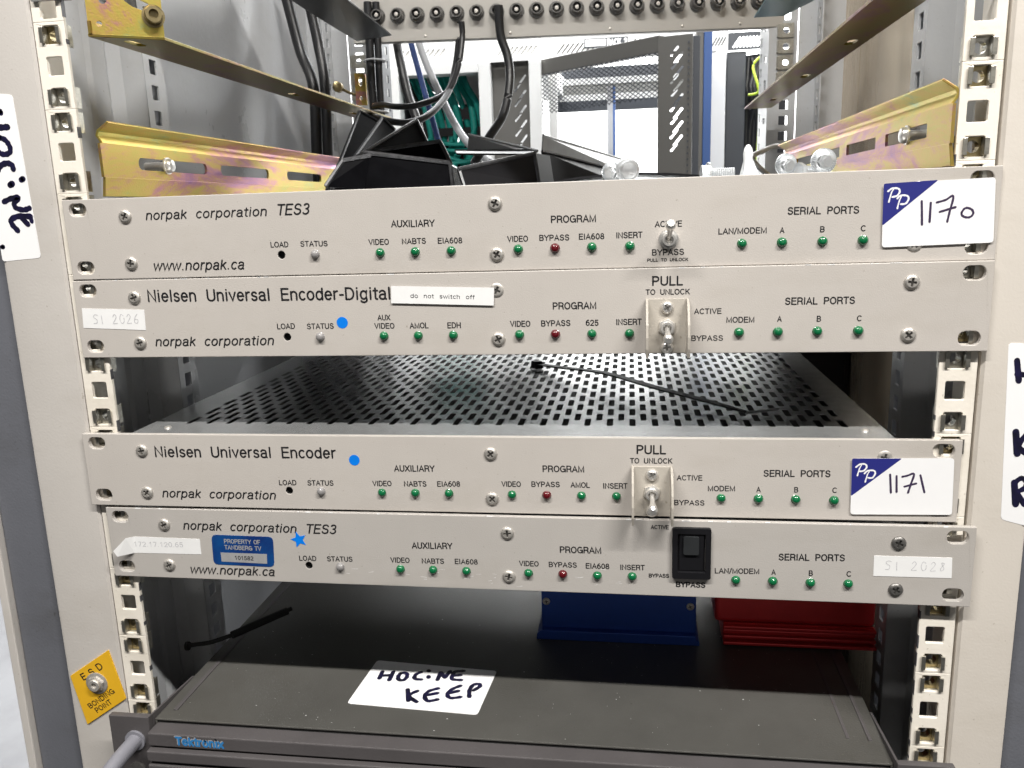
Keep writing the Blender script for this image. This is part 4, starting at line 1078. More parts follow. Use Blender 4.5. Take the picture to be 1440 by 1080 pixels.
lower_bracket(1, -1, 460, -53.6, 'golden slotted bracket running back above the top unit on the right', [(32.5,105),(125.5,198),(218.5,291),(311.5,384),(404,450)], 63.6)
def upper_bracket(side, label, zf, x_in, y0, y1):
    X = 213.0; b = empty('support_bracket', (side*X, y0, zf), label=label, cat='bracket', group='zinc plated support brackets')
    def L_(m): return MB().add([(p[0]-side*X, p[1]-y0, p[2]-zf) for p in m.v], m.f)
    xs = sorted
    # horizontal shelf leg
    outer = [(side*(X+2), y0), (side*x_in, y0 + (20 if side < 0 else -6)), (side*x_in, y1), (side*(X+2), y1)]
    slots = [rrect(side*(X+x_in)/2 + side*5, yy, 5.5, 17, 2.6, 4) for yy in (y0+24 if side < 0 else y0+110, y0+250, y0+400) if yy < y1 - 20]
    m = MB(); m.plate(outer, slots, 1.6, top(zf + 1.6)); obj('shelf_leg', L_(m), 'zinc_shaded', parent=b, bevel=.2)
    # upright leg
    m = MB(); m.box(side*X, side*(X+1.6), y0, y1, zf + 1.6, zf + 8); obj('upright_leg', L_(m), 'zinc', parent=b)
    return b, L_
b, L_ = upper_bracket(-1, 'upper left bracket with a yellow end plate and a socket head bolt', -7.4, 182.5, 6.0, 470)
# end plate, slightly skewed, with holes and bolt
p0 = Vector((-214.5, 6.4)); p1 = Vector((-182.7, 26.6)); dv = (p1 - p0); Lp = dv.length; dv.normalize()
nrm = Vector((dv.y, -dv.x))
frp = lambda a, z, d: (p0.x + dv.x*a + nrm.x*d, p0.y + dv.y*a + nrm.y*d, z)
cut1 = rquad([(14.5, 15.5), (23, 9.0), (32.0, 6.2), (32.0, 11.0), (24, 14.0), (17, 19)], 1.6)
m = MB(); m.plate([(0, -5.8), (Lp, -5.8), (Lp, 34), (0, 34)], [cut1, circ(5.5, -0.5, 1.5, 14), circ(8.5, 11.5, 1.9, 14), circ(3.5, 15, 2.4, 14)], 1.6, frp); obj('end_plate', L_(m), 'zinc', parent=b, bevel=.2)
frb = lambda a, c_, d: (p0.x + dv.x*(33+a) + nrm.x*d, p0.y + dv.y*(33+a) + nrm.y*d, 4.8 + c_)
m = MB(); m.lathe([(6.0, -1), (6.0, .6)], 22, frb); m.lathe([(4.7, .6), (4.7, 6), (4.2, 6.6), (2.5, 6.6), (2.5, 3)], 22, frb); obj('bolt', L_(m), 'nut_y', parent=b, smooth=True)
upper_bracket(1, 'upper right bracket seen from below, underside coloured darker for shade, with one slot', -11.5, 188, 24, 500)
# small bracket piece with a brass bolt at the rear left rail
e = empty('rail_clip', (-214, 470, 24), label='small pale yellow clip with a brass bolt at the rear left rail', cat='clip')
m = MB(); m.plate(rrect(0, 0, 13, 32, 1, 2), [rrect(0, 8, 4, 9, 1.9, 3), circ(0, -9, 2, 12)], 1.5, lambda a, b_, d: (a*.7, a*.7 - d, b_)); obj('clip_plate', m, 'zinc', parent=e)
m = MB(); m.lathe([(4.5, 0), (5.5, 2), (5.5, 8), (3, 9)], 16, lambda a, b_, d: (-21 + a*.8, -6 - d + a*.4, b_ + 2)); m.tube([(-24, -6, 4), (-12, -4, -3), (-2, 0, -6)], 1.6, 8, 3); obj('bolt', m, 'nut_y', parent=e, smooth=True)

# ================================================================ THINGS LYING ON THE TOP UNIT
def sheet(name, quad, t, material, label, cat, lip=None, group=None, edge='blackedge'):
    """bent cover: a planar-ish plate, its worn edge and an optional folded lip"""
    Q = [Vector(p) for p in quad]; c = sum(Q, Vector()) / len(Q); n = (Q[1]-Q[0]).cross(Q[2]-Q[0]).normalized()
    if n.y > 0: n = -n
    e = empty(name, tuple(c), label=label, cat=cat, group=group)
    Pn = [Q[i] for i in range(len(Q))]
    m = MB(); k = len(Pn); vs = [tuple(p - c) for p in Pn] + [tuple(p - c - n*t) for p in Pn]
    m.add(vs, [tuple(range(k)), tuple(reversed(range(k, 2*k)))] + [(i, (i+1) % k, (i+1) % k + k, i+k) for i in range(k)])
    obj('face', m, material, parent=e, bevel=.3)
    if material == 'blackpaint' and len(Pn) >= 4:       # folded flange along the upper edge
        a, b = Pn[0] - c, Pn[1] - c; back = -n * 13 + Vector((0, 0, -1.5)); th = Vector((0, 0, -1.2))
        m = MB(); m.hexa([tuple(a), tuple(b), tuple(b + back), tuple(a + back)], [tuple(a + th), tuple(b + th), tuple(b + back + th), tuple(a + back + th)])
        obj('flange', m, material, parent=e)
    m = MB(); r = t*.75
    for i in (0, 1) if lip is None else lip:
        a, b = Pn[i] - c, Pn[(i+1) % k] - c; m.tube([tuple(a), tuple((a+b)/2 + n*.2), tuple(b)], r, 6, 2)
    obj('folded_edge', m, edge, parent=e, smooth=True)
    return e
BG = 'black folded covers heaped on the top unit'
def fold(q, depth, drop):    # the far side of a channel shaped cover: pushed back and down
    return [(x, y+depth, z+drop) for x, y, z in q]
sheet('black_cover', [(-159.4,200,-88),(-171.8,330,-14.6),(-153.5,330,-24.9),(-140,240,-88)], 2.0, 'blackpaint', 'narrow black cover standing steepest at the left end of the heap', 'cover', lip=(0,1), group=BG)
sheet('black_cover', [(-148.7,180,-86),(-141.9,300,-24.3),(-131.2,300,-35.2),(-125,215,-86)], 2.0, 'blackpaint', 'second steep black cover in the heap, leaning beside the leftmost', 'cover', lip=(0,1), group=BG)
sheet('black_cover', [(-139.9,190,-68),(-104.1,270,-30.7),(-90.0,262,-60),(-100,215,-86),(-132,186,-86)], 2.2, 'blackpaint', 'wide black cover tilted in the middle of the heap, highest corner to the right', 'cover', lip=(0,1), group=BG)
sheet('black_cover', [(-118.5,176,-61),(-71.5,210,-53),(-63,206,-70),(-66,190,-86),(-116,170,-86)], 2.2, 'blackpaint', 'black cover with a thin pale top edge between the tilted and the front one', 'cover', lip=(0,1), group=BG)
sheet('black_cover', [(-131.1,120,-86),(-121.3,130,-69.1),(-104.4,139,-66.0),(-109.8,137,-88.3)], 2.0, 'blackpaint', 'small dark triangular cover at the lower left of the heap', 'cover', lip=(0,1), group=BG)
sheet('black_cover', [(-112.9,150,-63.1),(-55.7,170,-71.3),(-54,168,-88.5),(-113,148,-88.5)], 2.2, 'blackpaint', 'long low black cover across the front of the heap', 'cover', lip=(0,1), group=BG)
e = sheet('black_box', [(-43.8,140,-77.3),(1.3,200,-65.3),(4.6,198,-87.5),(-40.2,138,-88.8)], 2.0, 'black', 'open black sheet box to the right of the heap', 'box', lip=(0,1))
c = Vector((-19.5, 169, -79.7))
m = MB(); A = [(-43.8,140,-77.3),(-40.2,138,-88.8),(-56,178,-88.5),(-58,180,-72)]; m.add([tuple(Vector(p)-c) for p in A] + [tuple(Vector(p)-c+Vector((1.4,1,0))) for p in A], [(0,1,2,3),(7,6,5,4),(0,4,5,1),(1,5,6,2),(2,6,7,3),(3,7,4,0)]); obj('left_flap', m, 'galv', parent=e)
m = MB(); A = [(1.3,200,-65.3),(4.6,198,-87.5),(12,226,-87),(9,228,-66)]; m.add([tuple(Vector(p)-c) for p in A] + [tuple(Vector(p)-c+Vector((1.4,-1,0))) for p in A], [(0,1,2,3),(7,6,5,4),(0,4,5,1),(1,5,6,2),(2,6,7,3),(3,7,4,0)]); obj('right_flap', m, 'black', parent=e)
sheet('sloping_cover', [(-72.2,330,-38.8),(-0.7,240,-61.1),(-5.2,235,-64.0),(-73,325,-52)], 1.5, 'greysheet', 'slate grey sloping cover standing behind the open black box', 'cover', lip=(0,), edge='galv')
sheet('thin_shelf', [(-68.4,250,-57.6),(-3.2,228,-61.6),(-4,215,-64.5),(-60,215,-62.0)], 1.4, 'black', 'thin dark edged shelf sheet above the open black box', 'sheet', lip=(0,))
sheet('grey_channel', [(-2,300,-44.7),(66.9,520,-57.8),(73.8,500,-75),(-3.6,300,-65)], 1.4, 'channel', 'mid grey metal channel sloping away behind the black box', 'channel', lip=(0,), edge='channel')
sheet('black_wedge', [(0.7,262,-60.5),(58,330,-75.0),(66,300,-88),(6,230,-88)], 2.0, 'blackpaint', 'black wedge shaped plate under the grey channel', 'plate', lip=(0,))
m = MB(); P = [(10, 165, -90.2), (20, 168, -86.6), (34, 172, -84.4), (52, 176, -83.2), (76, 178, -82.4), (100, 180, -83.6), (128, 182, -86.4), (150, 184, -90.0)]
vs = [];
for x, y, z in P: vs += [(x, y, z), (x, y + 60, z - .5), (x, y + 60, z - 2.0), (x, y, z - 1.5)]
n = len(P); m.add(vs, [(4*i+a, 4*i+(a+1) % 4, 4*i+4+(a+1) % 4, 4*i+4+a) for i in range(n-1) for a in range(4)] + [(0,1,2,3), (4*n-1,4*n-2,4*n-3,4*n-4)])
tag(obj('curved_sheet', m, 'black', smooth=True), 'low curved black sheet lying behind the loose bolts', 'sheet')

ZA = -92.6         # resting height behind the top edge of the top unit
def washer_nut(loc, r, label, tilt, mtr='bolt', bolt=None):
    e = empty('flange_nut', loc, label=label, cat='nut'); 
    m = MB(); n = 40; t = 1.6; f = lambda u, v, d: (u, -d, v)
    # serrated flange: saw-toothed ring
    vs = []; fs = []
    for i in range(n):
        a = 2*math.pi*i/n; a2 = 2*math.pi*(i+.75)/n
        vs += [f(r*math.cos(a), r*math.sin(a), t), f(r*math.cos(a2), r*math.sin(a2), t*.25), f(r*.55*math.cos(a), r*.55*math.sin(a), t*1.3), f(r*math.cos(a), r*math.sin(a), 0)]
    for i in range(n):
        j = (i+1) % n; fs += [(4*i, 4*i+1, 4*i+2), (4*i+1, 4*j, 4*j+2, 4*i+2), (4*i, 4*i+3, 4*i+1), (4*i+1, 4*i+3, 4*j+3, 4*j)]
    fs.append(tuple(4*i+3 for i in reversed(range(n))))
    m.add(vs, fs); obj('serrated_flange', m, mtr, parent=e)
    m = MB(); m.lathe([(r*.56, t*.8), (r*.56, t+r*.5), (r*.5, t+r*.56)], 6, f); m.lathe([(r*.32, t+r*.4), (r*.32, t+r*.75)], 14, f); obj('hexagon', m, mtr, parent=e)
    if bolt:
        m = MB(); m.lathe([(r*.3, -bolt), (r*.3, 0)], 12, f); obj('shank', m, mtr, parent=e, smooth=True)
    e.rotation_euler = tilt
    return e
washer_nut((63.2, 17, ZA + 5.2), 5.6, 'serrated flange nut at the left of the bright pair on the top unit', (0.15, 0, -0.35), bolt=6)
e = empty('hex_bolt', (70.8, 16, ZA + 5.9), label='bright domed bolt head at the right of the pair on the top unit', cat='bolt')
m = MB(); f = lambda u, v, d: (u, -d, v); m.lathe([(6.1, 0), (6.1, 1.2), (5.2, 1.6)], 28, f); m.lathe([(4.8, 1.5), (4.8, 5), (3.9, 6.2), (1.6, 6.7)], 24, f); obj('head', m, 'bolt', parent=e, smooth=True)
m = MB(); m.lathe([(2.5, -9), (2.5, 0)], 12, f); obj('shank', m, 'bolt', parent=e, smooth=True); e.rotation_euler = (0.1, 0, 0.2)
e = empty('hex_bolt', (114, 17, ZA + 2.9), label='silver bolt lying on its side near the middle of the top unit', cat='bolt')
fx = lambda u, v, d: (d, u, v)
m = MB(); m.lathe([(4.4, -6), (4.4, -2.8)], 6, fx); m.lathe([(5.4, -2.8), (5.4, -1.8)], 24, fx); obj('head', m, 'bolt', parent=e)
m = MB()
m.lathe([(2.5 if i % 2 else 2.0, -1.8 + i*.55) for i in range(24)], 14, fx); obj('thread', m, 'bolt', parent=e)
e.rotation_euler = (0, 0, .15)
e = empty('wall_plug', (131.5, 18, ZA + .3), label='milky white pointed plastic plug standing upright on the top unit', cat='plug')
fz = lambda u, v, d: (u, v, d)
m = MB(); m.lathe([(4.4, 0), (4.4, .9), (2.4, 1.0)], 24, fz); obj('flange', m, 'clear', parent=e, smooth=True)
m = MB(); m.lathe([(2.1, .9), (2.3, 9), (2.5, 11.5), (2.0, 14), (1.0, 15.6), (.3, 16)], 16, fz); obj('shank', m, 'clear', parent=e, smooth=True)
for a in (0, 2.1, 4.2):
    m = MB(); c_, s_ = math.cos(a), math.sin(a)
    m.add([(c_*1.5, s_*1.5, 11), (c_*5.6, s_*5.6, .9), (c_*1.5, s_*1.5, .9), (c_*1.5-s_*.8, s_*1.5+c_*.8, 11), (c_*5.6-s_*.8, s_*5.6+c_*.8, .9), (c_*1.5-s_*.8, s_*1.5+c_*.8, .9)], [(0,1,2),(5,4,3),(0,3,4,1),(1,4,5,2),(2,5,3,0)]); obj('fin', m, 'clear', parent=e)
washer_nut((149.5, 15, ZA + 5.6), 5.5, 'serrated flange nut left of the largest one, by the right bracket', (0.1, 0, 0.25), bolt=5)
washer_nut((168, 17, ZA + 6.7), 6.3, 'largest serrated flange nut, right of the others by the bracket', (0.1, 0, 0.1), bolt=8)
e = empty('hex_bolt', (158.5, 20, ZA + 2.6), label='silver bolt wedged between the two serrated nuts', cat='bolt')
fy = lambda u, v, d: (u, -d, v)
m = MB(); m.lathe([(4.0, 0), (4.0, 3)], 6, fy); obj('head', m, 'bolt', parent=e); m = MB(); m.lathe([(2.3 if i % 2 else 1.9, -i*.6) for i in range(18)], 12, fy); obj('thread', m, 'bolt', parent=e); e.rotation_euler = (0, .5, -.9)

# ================================================================ PATCH PANEL AND UPPER SHEETS
yaw = math.atan2(50, 446)
pp = empty('patch_panel', (5, 500, 71), label='pale patch panel with a row of coaxial sockets at the top rear of the rack', cat='patch panel')
pp.rotation_euler = (0, 0, yaw)
m = MB(); m.box(-226, 226, 0, 1.8, .5, 62); obj('face_plate', m, 'patch', parent=pp, bevel=.4)
m = MB(); m.box(-226, 226, 1.8, 9, 0, 1.6); obj('bottom_fold', m, 'patch', parent=pp)
bnc = MB(); f = front(0)
bnc.lathe([(8.2, 0), (8.2, .8)], 24, f); bnc.lathe([(7.6, .8), (7.6, 2.6), (7.0, 3)], 6, f, rot=.2); bnc.lathe([(5.0, 3), (5.0, 9), (5.4, 9.2), (5.4, 11), (4.4, 11), (4.2, 5)], 22, f)
core = MB(); core.lathe([(4.1, 4.6), (4.1, 5.0)], 18, f); pin = MB(); pin.lathe([(2.0, 5), (2.0, 9.5), (1.0, 9.6)], 12, f)
me_b = me_c = me_p = None
for i in range(20):
    x = -199 + 20.9 * i
    if me_b is None:
        o = obj('coaxial_socket', bnc, 'bnc', parent=pp, loc=(x, 0, 25.8), smooth=True); c1 = obj('insulator', core, 'hole', parent=o); c2 = obj('centre_pin', pin, 'screw', parent=o, smooth=True); me_b, me_c, me_p = o, c1, c2
    else:
        o = inst(me_b, (x, 0, 25.8), pp); c1 = inst(me_c, (0, 0, 0), o); c2 = inst(me_p, (0, 0, 0), o)
    o.rotation_euler = (0, i*.7, 0)
for x in (-150, -60, 45, 120, 180): 
    obj('rivet', MB().lathe([(1.5, 0), (1.2, .8), (.4, 1.1)], 10, f), 'screw', parent=pp, loc=(x, 0, 5), smooth=True)
m = MB(); q = [(-168, 438, 69.5), (-205, 440, 66.5), (-208, 385, 68.5), (-212.5, 328, 72.0), (-214, 260, 75), (-168, 260, 75)]
m.add(q + [(a, b_, c_+1.5) for a, b_, c_ in q], [(0,1,2,3,4,5), (11,10,9,8,7,6)] + [(i, (i+1) % 6, (i+1) % 6 + 6, i+6) for i in range(6)])
tag(obj('shelf_corner', m, 'shelf', bevel=.2), 'dark sheet corner under the patch panel at the upper left', 'sheet')
m = MB(); q = [(187, 438, 65.0), (212, 420, 61.5), (232, 350, 62), (236, 250, 60), (186, 300, 63)]
m.add(q + [(a, b_, c_+1.5) for a, b_, c_ in q], [(0,1,2,3,4), (9,8,7,6,5)] + [(i, (i+1) % 5, (i+1) % 5 + 5, i+5) for i in range(5)])
tag(obj('shelf_corner', m, 'teal_sheet', bevel=.2), 'teal tinted sheet corner under the patch panel at the upper right', 'sheet')
# unseen dark case added above the bay to block light from overhead
e = empty('overhead_light_block', (0, 5, 128), label='unseen equipment case added over the open bay to block light from above', cat='rack unit')
m = MB(); m.box(-213, 213, 4, 200, 0, 84); obj('case', m, 'dkgrey', parent=e, bevel=1)
m = MB(); m.box(-241, 241, -3, 0, 0, 86); obj('front_panel', m, 'panel', parent=e, bevel=.4)

# nuts on the rear right and left rails
for side, zs in ((-1, (61, 42.5, 26.5)), (1, (67, 51.5, 35.5, 19.5))):
    for i, z in enumerate(zs):
        m = MB(); m.plate(rrect(0, 0, 15, 14, .6, 2), [circ(0, 0, 3.2, 14)], 3, front(-3.2)); m.box(-9, -7.5, -4.4, 1, -6, 6)
        o = obj('rail_nut', m, 'nut_s', loc=(side*231, 524.5, z), bevel=.2)
        tag(o, 'square zinc nut on the rear %s rail, %s from the top' % ('left' if side < 0 else 'right', ('first', 'second', 'third', 'fourth')[i]), 'nut', 'square nuts on the rear rails')

# ================================================================ CABLES
def cable(pts, r, material, label, k=7):
    m = MB(); m.tube(pts, r, 12, k); return tag(obj('cable', m, material, smooth=True), label, 'cable')
cable([(-274.2,430,118),(-262.5,430,59.9),(-247.5,420,19.9),(-245.9,410,-61),(-246,410,-200)], 5.6, 'cable', 'thick black cable nearest the left side panel, slanting down then straight')
cable([(-251.8,430,118),(-243,430,65.4),(-236,422,22.7),(-235,412,-61),(-235,410,-200)], 5.2, 'cable', 'thick black cable just right of the one along the left side panel')
cable([(-200.6,470,110),(-201,470,73),(-201.7,470,34.8),(-201,470,-12.3),(-200,470,-120)], 4.4, 'cable', 'left black cable of the tied vertical pair by the rear left rail')
cable([(-192.6,473,110),(-192.9,473,74.3),(-193.5,473,35.2),(-193.5,473,-9.9),(-193,473,-120)], 3.9, 'cable', 'right black cable of the tied vertical pair by the rear left rail')
for i, z in enumerate((52, 0)):
    m = MB(); m.tube([(-207, 466, z), (-198, 463.5, z+1), (-187, 468, z), (-188, 478, z), (-198, 480, z), (-207, 476, z), (-207, 466, z)], 1.1, 8, 3)
    tag(obj('cable_tie', m, 'greycable', smooth=True), ('upper' if i == 0 else 'lower') + ' grey tie round the vertical cable pair', 'cable tie')
cable([(-101.7,470,85),(-101.7,470,68.1),(-105.5,460,38.9),(-114.3,440,12.4),(-138.1,420,-.4),(-160.2,420,-1.4),(-182.2,440,3.9),(-196,456,4.6)], 3.1, 'cable', 'black cable loop ending highest at the tied pair')
cable([(-109,490,90),(-109.5,490,72.1),(-110.5,470,40.7),(-112.8,440,12.4),(-122.9,400,-11.9),(-139.6,380,-21),(-160.6,380,-18.7),(-178.5,400,-12.7),(-200,440,-9)], 3.3, 'cable', 'black cable loop hanging lower, behind the black covers')
cable([(-179.6,500,110),(-179.6,500,77.9),(-173.7,490,50.6),(-165.1,480,16.2),(-153.3,470,-14.4),(-146,460,-60)], 4.8, 'cable', 'black cable slanting down left of the loops')
cable([(-64,478,100),(-62.9,480,71.2),(-56.1,480,49.8),(-54,475,24.4),(-59.5,460,-8.8),(-72,440,-33.2),(-86,425,-60)], 4.6, 'cable', 'single thick black cable bowed to the right in the middle')
cable([(-198,620,125),(-195.3,620,100.3),(-188.9,620,71.3),(-178.6,620,29.3),(-165.3,620,-26.2),(-158,620,-70)], 3.6, 'bluecable', 'dark blue cable behind the loops')
cable([(-184,600,120),(-180.6,600,95.9),(-171.7,600,67.3),(-156.1,600,30),(-138,590,-4.6),(-119.8,580,-29),(-95,570,-50)], 4.4, 'greycable', 'pale grey cable bending right behind the black loops')
cable([(1.74*131,470,-95),(190,440,-66),(206,470,-55),(222,500,-50),(240,520,-52)], 2.6, 'ycable' if False else 'whitecable', 'pale cable curving behind the loose nuts on the right')

# ================================================================ ROOM BEHIND
m = MB(); m.box(-2500, 2500, 3600, 3620, -1500, 1900); tag(obj('back_wall', m, 'wall'), 'white wall of the room behind the racks', 'wall', kind='structure')
m = MB(); m.box(-2600, 2600, 640, 3620, -1520, -1500); tag(obj('floor', m, 'floor'), 'grey floor behind the rack', 'floor', kind='structure')

def slant(cx, cz, L, w, ang=50):
    a = math.radians(ang); ux, uz = math.cos(a), math.sin(a); o = []
    for i in range(5):
        t = math.pi/2 + math.pi*i/4; lx, lz = math.cos(t)*w/2 - (L-w)/2, math.sin(t)*w/2; o.append((cx + lx*ux - lz*uz, cz + lx*uz + lz*ux))
    for i in range(5):
        t = -math.pi/2 + math.pi*i/4; lx, lz = math.cos(t)*w/2 + (L-w)/2, math.sin(t)*w/2; o.append((cx + lx*ux - lz*uz, cz + lx*uz + lz*ux))
    return o
# white rack with teal cables
wr = empty('white_rack', (-320, 1900, -1500), label='white rack with a louvred header and teal cables inside, behind on the left', cat='rack')
def at(e, m, dx=None):
    l = e.location / S; return MB().add([(p[0]-l.x, p[1]-l.y, p[2]-l.z) for p in m.v], m.f)
cuts = [slant(-470 + 13*i, 256, 22, 4.2) for i in range(4)] + [slant(-410 + 13*i, 256, 22, 4.2) for i in range(4)] + [slant(-232 + 11*i, 250, 24, 4.2) for i in range(8)]
m = MB(); m.plate([(-510, 228), (-139, 228), (-139, 292), (-510, 292)], cuts, 3, front(1600)); obj('header', at(wr, m), 'wrack', parent=wr)
m = MB(); m.box(-505, -145, 1604, 2400, 232, 290); obj('top_box', at(wr, m), 'wrack', parent=wr)
for x0, x1 in ((-510, -480), (-287, -258), (-168, -139)):
    m = MB(); m.box(x0, x1, 1598, 1640, -1500, 228); obj('upright', at(wr, m), 'wrack', parent=wr, bevel=2)
m = MB(); m.box(-480, -287, 1598, 1640, 208, 228); obj('crossbar', at(wr, m), 'wrack', parent=wr, bevel=1)
m = MB(); m.box(-490, -255, 2395, 2400, -1500, 232); m.box(-512, -508, 1640, 2400, -1500, 232); m.box(-262, -258, 1640, 2400, -1500, 232); obj('inner_walls', at(wr, m), 'drack', parent=wr)
m = MB(); m.box(-478, -290, 1760, 1800, -30, 60); m.box(-470, -300, 1750, 1790, 80, 100); m.box(-470, -300, 1750, 1790, 120, 150); obj('patch_field', at(wr, m), 'black', parent=wr)
tc_ = [[(-345,1750,330),(-372,1752,254),(-356,1750,202),(-331,1750,149),(-321,1750,62),(-346,1750,-8),(-350,1750,-200)]]
for i in range(9):
    dx = -125 + 17*i; cable([(x + dx + random.uniform(-5, 5), y + random.uniform(-18, 25), z) for x, y, z in tc_[0]], random.uniform(6, 9), 'tealcable', 'teal cable of the bundle in the white rack, strand %s' % ('nearest the left', 'with the widest bend', 'in the middle', 'deepest inside', 'close to the upright', 'looping highest', 'lying outermost', 'thin and twisted', 'bright along the edge')[i], k=5)
for i in range(10):
    z = 20 + 16*i - 90; cable([(-450, 1745, z + random.uniform(-6, 6)), (-400, 1735, z - 14), (-350, 1738, z - 20 + random.uniform(-9, 9)), (-315, 1748, z - 5)], 5, 'tealcable', 'teal patch lead %s row across the white rack' % ('lowest', 'second', 'third', 'fourth', 'fifth', 'sixth', 'seventh', 'eighth', 'ninth', 'top')[i], k=4)
# header of a farther rack, with its sign
fr_ = empty('far_white_rack', (80, 2300, -1500), label='farther white rack whose louvred header carries the RACK 2 sign', cat='rack')
cuts = [slant(-125 + 13*i, 318, 34, 4.4) for i in range(9)] + [slant(70 + 13*i, 322, 30, 4.4) for i in range(12)]
m = MB(); m.plate([(-200, 296), (300, 296), (300, 366), (-200, 366)], cuts, 3, front(2000)); obj('header', at(fr_, m), 'wrack', parent=fr_)
m = MB(); m.box(-196, 296, 2008, 2030, 290, 362); obj('louvre_backing', at(fr_, m), 'grack', parent=fr_)
sg = obj('sign_plate', at(fr_, MB().plate([(-60, 315), (58, 315), (58, 340), (-60, 340)], [], 1.5, front(1997))), 'drack', parent=fr_)
m = MB(); m.plate([(-57, 319), (-2, 319), (-2, 337), (-57, 337)], [], .5, front(1995)); obj('sign_field', m, 'wrack', parent=sg)
sg2 = MB(); text(sg2, 'RACK 2', 2, 319.5, 56, 319.5, 16, front(1995), bold=.03); obj('lettering', sg2, 'wrack', parent=sg)
for o in list(sg.children): o.location = -Vector(fr_.location)
m = MB(); text(m, 'AUDIO', -52, 325, -10, 325, 5, front(1994)) if False else None
# open grey door: two stiles, rails and a mesh panel
dr = empty('open_rack_door', (20, 1500, -1500), label='open mid grey rack door with slanted vents and a wire mesh panel', cat='door')
hx0, hy0, hx1, hy1 = -154.0, 1625.0, 125.0, 1400.0
dl = Vector((hx1-hx0, hy1-hy0)); DL = dl.length; dl.normalize()
fd = lambda u, v, d: (hx0 + dl.x*u - (-dl.y)*0 + dl.y*d, hy0 + dl.y*u - dl.x*d, v)
m = MB(); m.box(-262, -152, 1625, 1655, -1500, 236); 
cuts = [slant(-192 + (-6 if i % 2 else 6), 190 - 17*i, 26, 5.0, 52) for i in range(12)]
m = MB(); m.plate([(-262, -60), (-152, -60), (-152, 236), (-262, 236)], cuts, 3, front(1622)); m.box(-262, -240, 1625, 1650, -1500, 236); m.box(-170, -152, 1625, 1650, -1500, 236); obj('hinge_stile', at(dr, m), 'grack', parent=dr)
m = MB(); m.plate([(0, 196), (DL, 196), (DL, 230), (0, 230)], [], 18, fd); obj('top_rail', at(dr, m), 'grack', parent=dr, bevel=1.5)
cuts = [slant(158 + (6 if i % 2 else -2), 196 - 13.5*i, (24, 28, 20, 30)[i % 4], 5.0, 50) for i in range(15)]
m = MB(); m.plate([(123, -60), (192, -60), (192, 226), (123, 226)], cuts, 3, lambda u, v, d: (u, 1400 - (u-123)*.25 - d, v)); m.box(123, 135, 1402, 1420, -1500, 226)
m.add([], []); obj('lock_stile', at(dr, m), 'grack', parent=dr)
m = MB(); m.box(192.5, 206, 1384, 1440, -1500, 222); obj('stile_edge', at(dr, m), 'drack', parent=dr, bevel=1)
m = MB()
for i in range(22): m.box(182, 185, 1381.6, 1383.6, 212 - 12*i - 4, 212 - 12*i)
obj('hinge_dots', at(dr, m), 'drack', parent=dr, kind='stuff')
m = MB(); u0, u1, v0, v1 = 0, DL, 108, 198; pt = 9.0; sl = .62
c_ = -400.0
while c_ < 700:
    for sgn in (1, -1):
        p_ = []
        for u in (u0, u1):
            v = c_ + sgn*sl*(u - u0) if sgn > 0 else c_ - sl*(u - u0) + 100
            p_.append((u, v))
        (ua, va), (ub, vb) = p_
        # clip to v range
        def clip(ua, va, ub, vb):
            if va > vb: ua, va, ub, vb = ub, vb, ua, va
            if vb < v0 or va > v1: return None
            if va < v0: ua += (ub-ua)*(v0-va)/(vb-va); va = v0
            if vb > v1: ub = ua + (ub-ua)*(v1-va)/(vb-va); vb = v1
            return ua, va, ub, vb
        r = clip(ua, va, ub, vb)
        if r:
            ua, va, ub, vb = r; w = 1.1
            m.add([fd(ua, va-w, 1 + sgn*.2), fd(ub, vb-w, 1 + sgn*.2), fd(ub, vb+w, 1 + sgn*.2), fd(ua, va+w, 1 + sgn*.2)], [(0,1,2,3)])
    c_ += pt
obj('wire_mesh', at(dr, m), 'drack', parent=dr, kind='stuff')
# steel cable tray far behind the mesh, with posts
ct = empty('cable_tray', (0, 2350, 240), label='wide steel cable tray crossing behind the wire mesh', cat='tray')
m = MB(); m.plate([(-190, 214), (260, 214), (260, 232), (-190, 232)], [], 4, front(2300)); m.plate([(-190, 262), (260, 262), (260, 280), (-190, 280)], [], 4, front(2300)); obj('side_bar', at(ct, m), 'wrack', parent=ct)
m = MB(); m.plate([(-185, 232), (260, 232), (260, 262), (-185, 262)], [], 3, front(2306)); obj('perforated_web', at(ct, m), 'fillgrey', parent=ct)
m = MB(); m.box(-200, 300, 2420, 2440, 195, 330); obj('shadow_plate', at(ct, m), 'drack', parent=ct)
for nme, x0, x1, y, mt_, lb in (('rack_post', -2, 14, 2100, 'greycable', 'thin grey post seen through the open door'), ('rack_post', 14, 21, 2100, 'blue', 'thin pale blue post edge beside the grey one')):
    m = MB(); m.box(x0, x1, y, y+30, -1500, 228); tag(obj(nme, m, mt_), lb, 'post')
m = MB(); m.box(-132, -112, 1700, 1720, -1500, 290); tag(obj('rack_post', m, 'wrack'), 'white perforated post close behind the hinge side of the door', 'post')
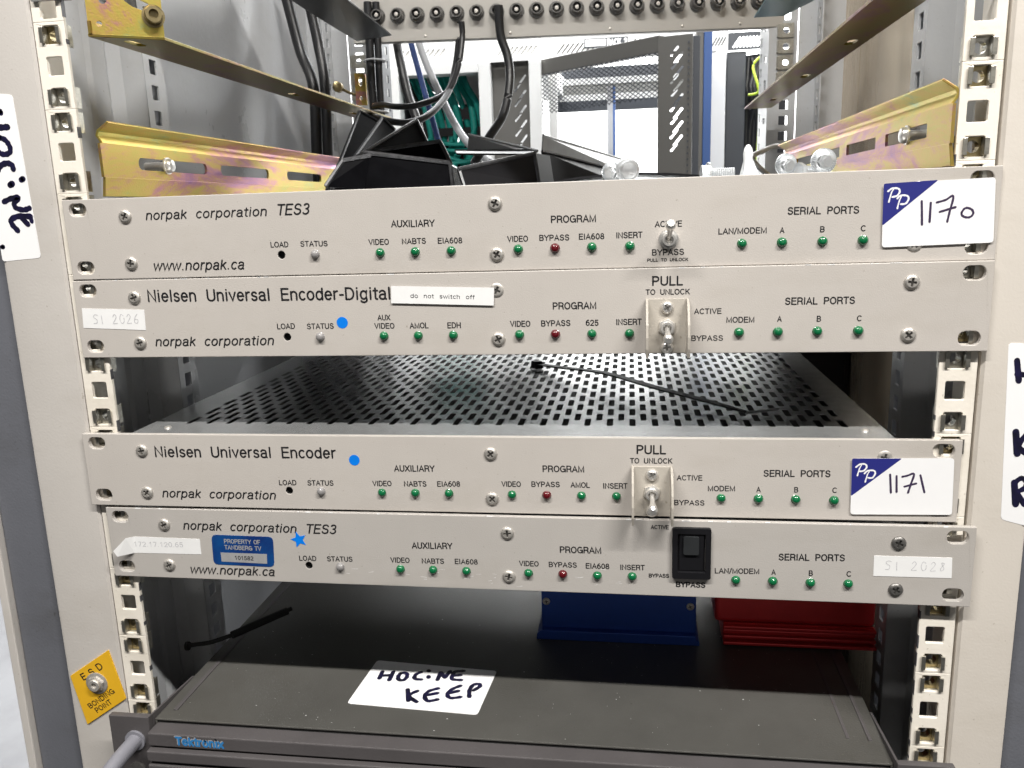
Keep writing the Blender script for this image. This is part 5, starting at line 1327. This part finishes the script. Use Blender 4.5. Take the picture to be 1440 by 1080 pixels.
# blue edged rack, white strip and dark slate rack
bx = empty('blue_edged_rack', (225, 1700, -1500), label='rack side with a grey edge and a bright blue stripe right of the door', cat='rack')
m = MB(); m.box(206.5, 222, 1500, 1900, -1500, 256); obj('grey_edge', at(bx, m), 'grack', parent=bx, bevel=1.5)
m = MB(); m.box(222.3, 240, 1500, 1900, -1500, 250); obj('blue_side', at(bx, m), 'blue', parent=bx, bevel=1.5)
wx = empty('pale_rack', (272, 1800, -1500), label='narrow pale rack front with a small louvred head', cat='rack')
m = MB(); m.box(256, 290, 1702, 1900, -1500, 238); obj('upright', at(wx, m), 'wrack', parent=wx, bevel=1.5)
cuts = [slant(262 + 7*i, 262, 22, 3.2, 60) for i in range(4)]
m = MB(); m.plate([(252, 242), (293, 242), (293, 284), (252, 284)], cuts, 3, front(1700)); obj('head', at(wx, m), 'wrack', parent=wx)
m = MB(); m.box(254, 290, 1706, 1720, 244, 282); obj('louvre_backing', at(wx, m), 'grack', parent=wx)
dx = empty('slate_rack', (345, 1900, -1500), label='dark slate rack at the right with a louvred head and cables beside it', cat='rack')
m = MB(); m.box(296, 342, 1750, 2300, -1500, 246); obj('upright', at(dx, m), 'drack', parent=dx, bevel=2)
cuts = [slant(318 + 8*i, 266, 30, 3.4, 55) for i in range(14)]
m = MB(); m.plate([(295, 248), (450, 248), (450, 288), (295, 288)], cuts, 3, front(1745)); obj('head', at(dx, m), 'drack', parent=dx)
m = MB(); m.box(342, 520, 2250, 2300, -1500, 246); obj('back_panel', at(dx, m), 'black', parent=dx)
cable([(380,1700,230),(352,1700,205),(361,1680,157),(369,1680,109),(364,1680,13),(360,1680,-200)], 3.2, 'ycable', 'yellow green earth cable hanging beside the slate rack')
cable([(400,1700,220),(374,1700,167),(363,1700,143),(342,1700,139)], 3.0, 'ycable', 'yellow green cable crossing to the left at mid height')
for i in range(6):
    cable([(352+6*i, 1790, 240), (360+random.uniform(-12,22), 1780, 150), (350+9*i, 1790, 60), (356+8*i, 1790, -200)], random.uniform(7, 12), 'cable', 'black power cable beside the slate rack, %s' % ('first from the left', 'second from the left', 'third from the left', 'fourth from the left', 'fifth from the left', 'rightmost')[i], k=5)
